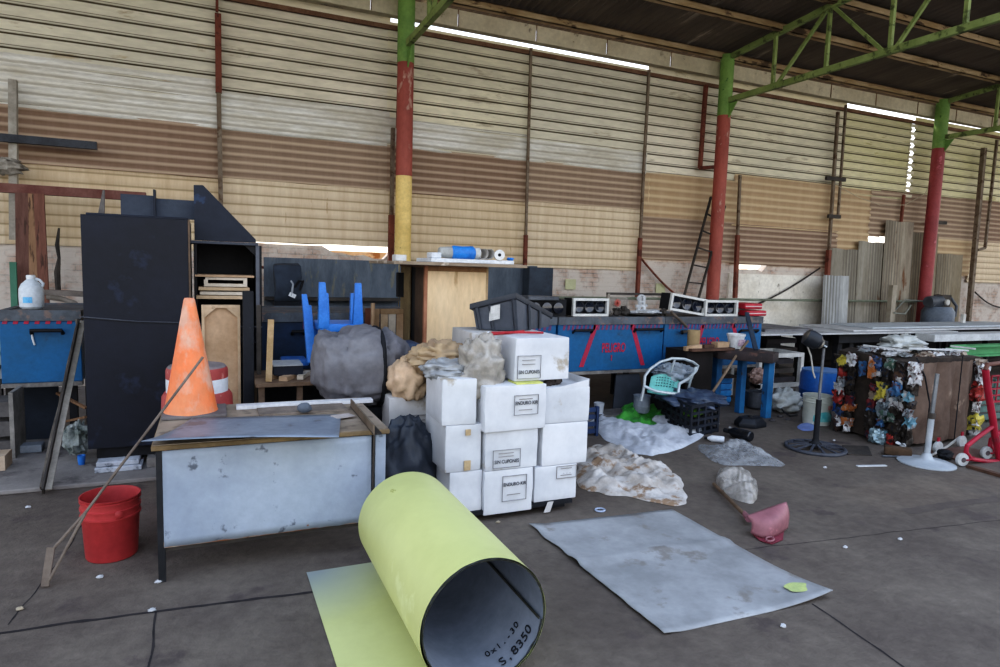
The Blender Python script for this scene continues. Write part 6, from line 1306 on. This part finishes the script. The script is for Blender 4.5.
# pedestal fan stand with motor
c = G(815, 449); t = T('pedestal_fan', 'black pedestal fan without blades, on a round spoked base', 'fan', c)
RB = wid(57, c)/2
t.add('base_ring', MB().tube([c+V((RB*.95*math.cos(a), RB*.95*math.sin(a), .015)) for a in [2*math.pi*i/40 for i in range(40)]], .018, 8, closed=True), mat('dark grey base', '#4c5059', '#3d4048', 5, .5))
for i in range(12):
    a = 2*math.pi*i/12; d = V((math.cos(a), math.sin(a), 0)); t.add('base_spoke', MB().bar(c+d*.05+V((0, 0, .055)), c+d*RB*.94+V((0, 0, .02)), .022, .012), mat('dark grey base', '#4c5059'))
t.add('base_hub', MB().lathe([(.07, .03), (.06, .06), (.035, .08), (.03, .10)], c, 20), m_black)
zt_ = A(816, 346, c.y).z; zm = A(816, 400, c.y).z
t.add('lower_tube', MB().tube([c+V((0, 0, .08)), V((c.x, c.y, zm))], .027, 14), m_black); t.add('upper_tube', MB().tube([V((c.x, c.y, zm)), V((c.x+.01, c.y, zt_))], .014, 12), mat('chrome tube', '#82868c', '#6b6f75', 5, .35, metal=.6))
p, q = A(806, 336, c.y+.02), A(821, 344, c.y-.06)
t.add('motor_housing', MB().lathe([(.03, -.02), (.075, .0), (.085, .05), (.078, .12), (.05, .15), (.02, .155)], p, 22, axm(q-p)), mat('grimy motor black', '#2f343c', '#23272d', 4, .4, spot='#5b6068', sscale=8, samt=.2))
t.add('motor_face', MB().lathe([(.045, .155), (.05, .165), (.03, .18), (.015, .182)], p, 20, axm(q-p)), mat('worn steel face', '#9c9588', '#7a746a', 8, .4, metal=.5)); t.add('shaft', MB().tube([q, q+(q-p).normalized()*.06], .008, 8), m_alu)
t.add('cable', MB().tube([p+V((0, 0, -.05)), A(811, 356, c.y), A(813, 372, c.y), A(815, 378, c.y)], .008, 6), mat('white cable', '#b4b3ad', None, 5, .6))
t.add('neck', MB().box((c.x-.02, c.y-.03, zt_-.02), (c.x+.035, c.y+.03, zt_+.05)).bevel(.008, 1), m_black)
# second stand, bare pole
c = G(926, 463.5); t = T('fan_stand', 'white fan stand with round base and bare grey pole, no fan on it', 'stand', c); RB = wid(51, c)/2
m_wst = mat('white enamel', '#aab1b7', '#969ea5', 4, .45)
t.add('round_base', MB().lathe([(RB, .002), (RB, .012), (RB*.85, .025), (RB*.3, .045), (.05, .06), (.035, .10)], c, 44), m_wst)
zm = A(927, 417, c.y).z; zt_ = A(932, 374, c.y).z
t.add('white_pole', MB().tube([c+V((0, 0, .09)), V((c.x+.015, c.y, zm))], .026, 14), m_wst); t.add('collar', MB().lathe([(.03, zm-.02), (.03, zm+.03), (.022, zm+.035)], (c.x+.015, c.y, 0), 16), m_dark); t.add('grey_pole', MB().tube([V((c.x+.015, c.y, zm)), V((c.x+.035, c.y, zt_))], .018, 12), mat('galvanised pole', '#878c91', '#73787d', 5, .4, metal=.5))
single('white_cable', 'white cable lying from the fan stand base toward the bale', 'cable', MB().tube([G(930, 456, .03), G(938, 452, .012), G(948, 446, .012), A(960, 437, 4.12)], .012, 7), mat('white cable', '#b4b3ad'))

# bale of crushed cans
bx0, bx1, by0, by1, bz = 6.36, 7.70, 4.22, 5.05, 0
c = V((6.36, 4.22, 0)); bz = A(905, 358, 4.22).z
m_core = mat('dark bale core', '#2d2723', '#3f3731', 6, .9, bump=.6, bscale=15)
m_card = mat('dirty brown cardboard', '#6d5c51', '#57483f', 2.5, .85, bump=.3, bscale=8, spot='#8f7f70', sscale=3.5, samt=.4)
t = T('can_bale', 'large bale of crushed cans, cartons and brown cardboard beside the white fan stand', 'bale', (7.0, 4.6, 0))
mb = MB().box((bx0+.05, by0+.05, .03), (bx1-.05, by1, bz-.03)).sub(6); mb.noisy(.04, 4, 1); t.add('bale_core', mb, m_core)
for i, (x0, x1) in enumerate(((6.50, 6.83), (6.82, 7.12), (7.11, 7.42))):
    mb = MB(); mb.grid(lambda u, v: V((x0+u*(x1-x0), by0+.02-.035*math.sin(math.pi*u)+.025*noise.noise(V((u*3+i*5, v*4, 2))), .04+v*(bz-.10)+.01*noise.noise(V((u*5, v, i))))), 12, 16)
    t.add('cardboard_sheet', mb, m_card, smooth=70)
cols = ['#9a3a35', '#b3b6b9', '#41688f', '#b3a648', '#6f7a80', '#455c52', '#c5c7c9', '#6a2c30', '#31476a', '#a8683a', '#868d92', '#4b3a30', '#322d29', '#6591a3', '#94897d', '#3a332e']
m_can = [mat('crushed can %d' % i, h, None, 9, .35, metal=.15, bump=.5, bscale=18, spot=('#2b2725', '#8d8d8d', '#4b2f2a', '#1f2a3a')[i % 4], sscale=22, samt=.75) for i, h in enumerate(cols)]
random.seed(11)
def can(p, s, k, seed, sq=(1, 1, 1)):
    mb = MB().box((p.x-s*sq[0], p.y-s*sq[1], p.z-s*sq[2]), (p.x+s*sq[0], p.y+s*sq[1], p.z+s*sq[2])).sub(4)
    for v in mb.bm.verts:
        q = v.co-p; v.co = p+q*(1+.30*creases(q/s, seed, 1.4, 5)+.25*noise.noise(q*9/s*.06+V((seed*3.3, 0, seed))))+V((noise.noise(q*22+V((seed, 0, 0))), noise.noise(q*22+V((0, seed, 0))), noise.noise(q*22+V((0, 0, seed)))))*s*.35
    t.add('crushed_can', mb, m_can[k], smooth=18)
cnt = 0
muted = [7, 15, 12, 11, 12, 15, 0, 1, 10, 4, 6, 13, 14, 8, 5, 12]
H8 = (bz-.10)/10
for (oy, n, bright) in ((.10, 11, 1), (.22, 11, 1), (.34, 10, 1), (.62, 11, 1), (.74, 10, 1)):
    for row in range(n):
        s_ = random.uniform(.034, .052)
        can(V((bx0-.015+random.uniform(-.02, .03), by0+oy+random.uniform(-.02, .02), .07+row*H8*10/n)), s_, random.choice(muted if random.random() < .8 else [1, 6, 9, 2, 0, 10, 13]), cnt, (.55, random.uniform(.7, 1.15), random.uniform(.8, 1.5))); cnt += 1
for row in range(9):
    z = .09+row*(bz-.12)/9
    can(V((bx0+.07+random.uniform(-.03, .03), by0+.0, z)), random.uniform(.04, .055), random.choice([1, 12, 6, 15, 10, 13, 12, 4]), cnt, (1, .6, random.uniform(.9, 1.6))); cnt += 1
for k, z, s_, sq in ((6, bz-.20, .07, (.9, .6, 1.5)), (14, bz-.08, .05, (1.2, .5, .5)), (0, .50, .07, (1.0, .6, .9)), (0, .60, .05, (.8, .6, .8)), (6, .38, .045, (.7, .6, 1.6)), (3, .20, .065, (.9, .6, 1.0)), (6, .20, .04, (.6, 1.1, .7)), (1, .10, .05, (.9, .5, .8)), (4, .68, .05, (.7, .6, 1.0))):
    can(V((7.52+random.uniform(-.03, .03), by0+.0, z)), s_, k, cnt, sq); cnt += 1
for i in range(22):
    can(V((random.uniform(bx0+.05, bx1-.1), random.uniform(by0+.08, by1-.1), bz-.005)), random.uniform(.03, .05), random.choice([1, 6, 10, 12, 4, 6, 14, 15]), cnt, (1.5, 1.1, .5)); cnt += 1
for (x_, y_, z_, s_, k, sq) in ((bx0-.05, by0+.24, .56, .05, 3, (.5, .9, 1.7)), (bx0-.05, by0+.36, bz-.16, .045, 9, (.5, .6, 2.0)), (bx0-.05, by0+.70, bz-.13, .05, 3, (.5, .8, 1.0)), (bx0+.08, by0-.03, bz-.16, .06, 6, (1.0, .5, 1.6)), (bx0-.05, by0+.47, bz-.18, .04, 2, (.5, .7, 1.8))):
    can(V((x_, y_, z_)), s_, k, cnt+200, sq); cnt += 1
t.add('wire_tie', MB().tube([V((bx0+.28, by0-.06, .02)), V((bx0+.28, by0-.06, bz*.5)), V((bx0+.15, by0-.07, bz*.8)), V((bx0+.1, by0, bz))], .008, 6), m_black); t.add('wire_tie', MB().tube([V((bx0+.78, by0-.035, .03)), V((bx0+.78, by0-.035, bz))], .006, 6), m_black)
# white rods and paper on the bale
m_rod = mat('white plastic rod', '#cfd3d5', '#b9bdc0', 6, .5)
for (p, ya, q, yb, lab) in (((863, 354), 4.85, (908, 361), 4.38, 'white thin rod lying across the left top of the bale'), ((908, 359), 4.55, (952, 364), 4.32, 'white thin rod lying across the right top of the bale'), ((950, 356), 4.6, (974, 361), 4.35, 'pale rod slanting over the right end of the bale toward the trolley'), ((945, 355), 4.42, (968, 359), 4.25, 'second pale rod at the right end of the bale, behind the slanting one')):
    a, b = A(*p, ya), A(*q, yb); a.z = b.z = bz+.045
    single('white_rod', lab, 'rod', MB().bar(a, b, .022, .016), m_rod, 'white rods on the bale', smooth=0)
c = G(897, 352, bz+.05)
single('white_bag', 'crumpled white plastic bag on top of the bale', 'bag', MB().blob((7.0, 4.75, bz+.06), (.28, .16, .10), .5, 2.6, 81, 40, 26, flat=bz+.012, ridged=True), mat('white bag film', '#b5b9b8'), smooth=80)
# small things at the foot of the bale
single('white_plastic_hook', 'broken white plastic bracket on the floor at the foot of the bale', 'bracket', MB().tube([G(897, 443, .05), G(903, 446, .04), G(909, 441, .04), G(911, 433, .05)], .022, 8), m_rod)
single('wood_log', 'short brown wooden block lying before the bale', 'block', MB().bar(G(884, 449, .05), G(912, 453, .05), .13, .08).bevel(.02, 2), mat('log brown', '#5a4837', '#45372b', 5, .85))
single('crushed_tin', 'shiny crushed tin lying at the lower left corner of the bale', 'tin', MB().blob(G(878, 443)+V((0, 0, .07)), (.10, .09, .08), .5, 2.8, 83, 30, 20, flat=.004, ridged=True), mat('shiny tin', '#8ea3ab', '#5d7078', 7, .3, metal=.4))
single('grey_lump', 'grey-brown round lump beside the broken white bracket', 'lump', MB().blob(G(899, 436)+V((0, .02, .08)), (.08, .07, .075), .3, 2, 84, 24, 16, flat=.004), mat('lump grey', '#827c76', '#68625c', 6, .8))
single('dark_mat', 'small dark flat mat lying on the floor between the fan base and the bale', 'mat', MB().prism([G(842, 446, .002), G(848, 455, .002), G(872, 456, .002), G(868, 447, .002)], (0, 0, .01)), m_dark, smooth=0)
a, b = G(857, 466, .006), G(886, 465.5, .006); single('white_stick', 'thin white stick lying on the floor before the bale', 'stick', MB().bar(a, b, .03, .008), m_rod, smooth=0)
a, b = G(882, 456, .012), G(922, 457, .012); single('steel_rod', 'thin grey rod on the floor behind the white fan stand base', 'rod', MB().tube([a, b], .01, 6), m_comp)
# second bale / greenish crates behind trolley
t = T('green_crate', 'dull green slatted crate behind the red trolley', 'crate', (9.1, 4.9, 0)); x0 = A(978, 345, 4.7).x
for k in range(5): t.add('slat', MB().box((x0, 4.7, .04+.10*k), (x0+1.2, 4.73, .11+.10*k)), mat('dull green', '#56706a', '#455b56', 5, .6))
for xx in (x0, x0+.4, x0+.8, x0+1.17): t.add('upright', MB().box((xx, 4.68, 0), (xx+.04, 4.74, .54)), mat('dull green', '#56706a'))
t.add('rear_side', MB().box((x0, 5.3, 0), (x0+1.2, 5.33, .54)), mat('dull green', '#56706a'))

# red trolley
m_tr = mat('trolley red', '#a3263c', '#8c1f33', 4, .45, spot='#7d2f3a', sscale=8, samt=.3)
g0 = G(962, 467); TY = g0.y+.02
tq = lambda x, y, dy=0: A(x, y, TY+dy)
t = T('red_trolley', 'red tubular steel trolley with basket and small wheels at the right border', 'trolley', (6.9, TY+.2, 0))
for dx, nm in ((0, 0), (.50, 1)):
    dy = 0
    pts = [tq(985.5, 370), tq(987, 385), tq(993, 420), tq(995, 437)]
    for q in pts: q.x += dx; q.y += dx*.15
    t.add('upright_tube', MB().tube(pts, .030, 10), m_tr)
    low = [tq(992, 427), tq(978, 437), tq(967, 446), tq(966, 452), tq(971, 459), tq(985, 461), tq(1010, 462)]
    for q in low: q.x += dx; q.y += dx*.15
    t.add('frame_tube', MB().tube(low, .020, 10), m_tr)
    up2 = [tq(995, 436), tq(998, 448), tq(1000, 461)]
    for q in up2: q.x += dx; q.y += dx*.15
    t.add('foot_tube', MB().tube(up2, .032, 10), m_tr)
    wc = tq(961.5, 465); wc.x += dx; wc.y += dx*.15; wc.z = .062
    wh = t.add('wheel', MB().lathe([(.025, -.016), (.058, -.016), (.062, -.008), (.062, .008), (.058, .016), (.025, .016)], wc, 24, axm((.25, 1, 0))), mat('worn white wheel', '#b9bcbd', '#9da1a3', 6, .5))
    t.add('wheel_hub', MB().lathe([(.024, -.02), (.024, .02)], wc, 14, axm((.25, 1, 0))), mat('wheel hub', '#5e5558', '#4a4346', 5, .6), under=wh)
    t.add('fork', MB().bar(wc+V((.02, -.028, .0)), tq(973, 457)+V((dx, dx*.15, 0)), .03, .012), m_tr)
    wc2 = wc+V((.22, .36, 0)); t.add('wheel', MB().lathe([(.025, -.016), (.058, -.016), (.062, -.008), (.062, .008), (.058, .016), (.025, .016)], wc2, 24, axm((0, 1, 0))), mat('worn white wheel', '#b9bcbd'))
    t.add('fork', MB().bar(wc2, wc2+V((0, 0, .10)), .03, .012), m_tr)
a, b = tq(985.5, 370), tq(985.5, 370)+V((.5, .075, 0)); t.add('handle_bar', MB().tube([a, a+V((.02, 0, .05)), b+V((-.02, 0, .05)), b], .02, 10), mat('rusty brown tube', '#6e4a40', '#5a3b33', 5, .6))
a = tq(992, 376); z1 = a.z; z0 = tq(992, 402).z
for k in range(5): t.add('basket_wire', MB().bar((a.x, TY+.0, z0+(z1-z0)*k/4), (a.x+.6, TY+.0, z0+(z1-z0)*k/4), .012), m_tr)
for k in range(7): t.add('basket_wire', MB().bar((a.x+.1*k, TY+.0, z0), (a.x+.1*k, TY+.0, z1), .010), m_tr)
t.add('basket_floor', MB().box((a.x+.05, TY, z0-.01), (a.x+.6, TY+.05, z0)), m_tr)
t.add('lower_deck', MB().box((wc.x-.35, TY+.08, tq(985, 461).z-.015), (wc.x+.25, TY+.42, tq(985, 461).z+.0)), mat('deck board', '#6b5148', '#57413a', 5, .7))
a, b = G(968, 466, .015), G(1010, 478, .015); single('long_batten', 'long dark batten lying on the floor under the red trolley', 'batten', MB().bar(a, b, .06, .025), mat('dark offcut', '#5b4438'), smooth=0)
single('black_tyre_lump', 'black rubber lump on the floor left of the trolley wheel', 'lump', MB().blob(G(950, 461)+V((0, .05, .05)), (.07, .06, .05), .35, 2, 91, 24, 16, flat=.004), m_black)

# loose scraps on the floor
m_scr2 = [mat('floor scrap %d' % i, h, None, 9, .7) for i, h in enumerate(('#b9bcc0', '#a59a86', '#4a4748'))]
random.seed(5)
spots = [((152, 611), 0, 'tiny white scrap on the floor crack left of the yellow tail'), ((158, 583), 0, 'tiny white chip at the foot of the desk leg'), ((100, 578), 0, 'tiny white chip in front of the red bucket'), ((20, 610), 1, 'small tan leaf on the floor at lower left'), ((28, 508), 0, 'tiny pale chip on the floor by the slab edge'), ((783, 627), 0, 'tiny white scrap in front of the grey sheet'), ((900, 540), 0, 'tiny white chip on the bare floor at right'), ((845, 548), 0, 'tiny pale chip right of the dustpan'), ((498, 523), 1, 'small tan chip beside the carton pallet'), ((825, 468), 0, 'tiny white chip before the fan base'), ((718, 424), 0, 'small white scrap left of the black base'), ((730, 428), 0, 'white scrap just beside the black base'),
         ((780, 417), 2, 'dark scrap bit right of the bench leg'), ((788, 420), 2, 'dark scrap bit near the blue plastic scrap'), ((772, 421), 2, 'dark scrap bit at the foot of the bench leg'), ((834, 441), 0, 'small white ball-like scrap behind the fan base')]
for (px, py), k, lab in spots:
    p = G(px, py); s = .011 if k != 2 else .03
    single('floor_scrap', lab, 'scrap', MB().blob(p+V((0, 0, .006)), (s*1.5, s, .010 if k != 2 else .02), .5, 2.5, px, 12, 8, flat=.002), m_scr2[k], 'loose scraps on the floor')
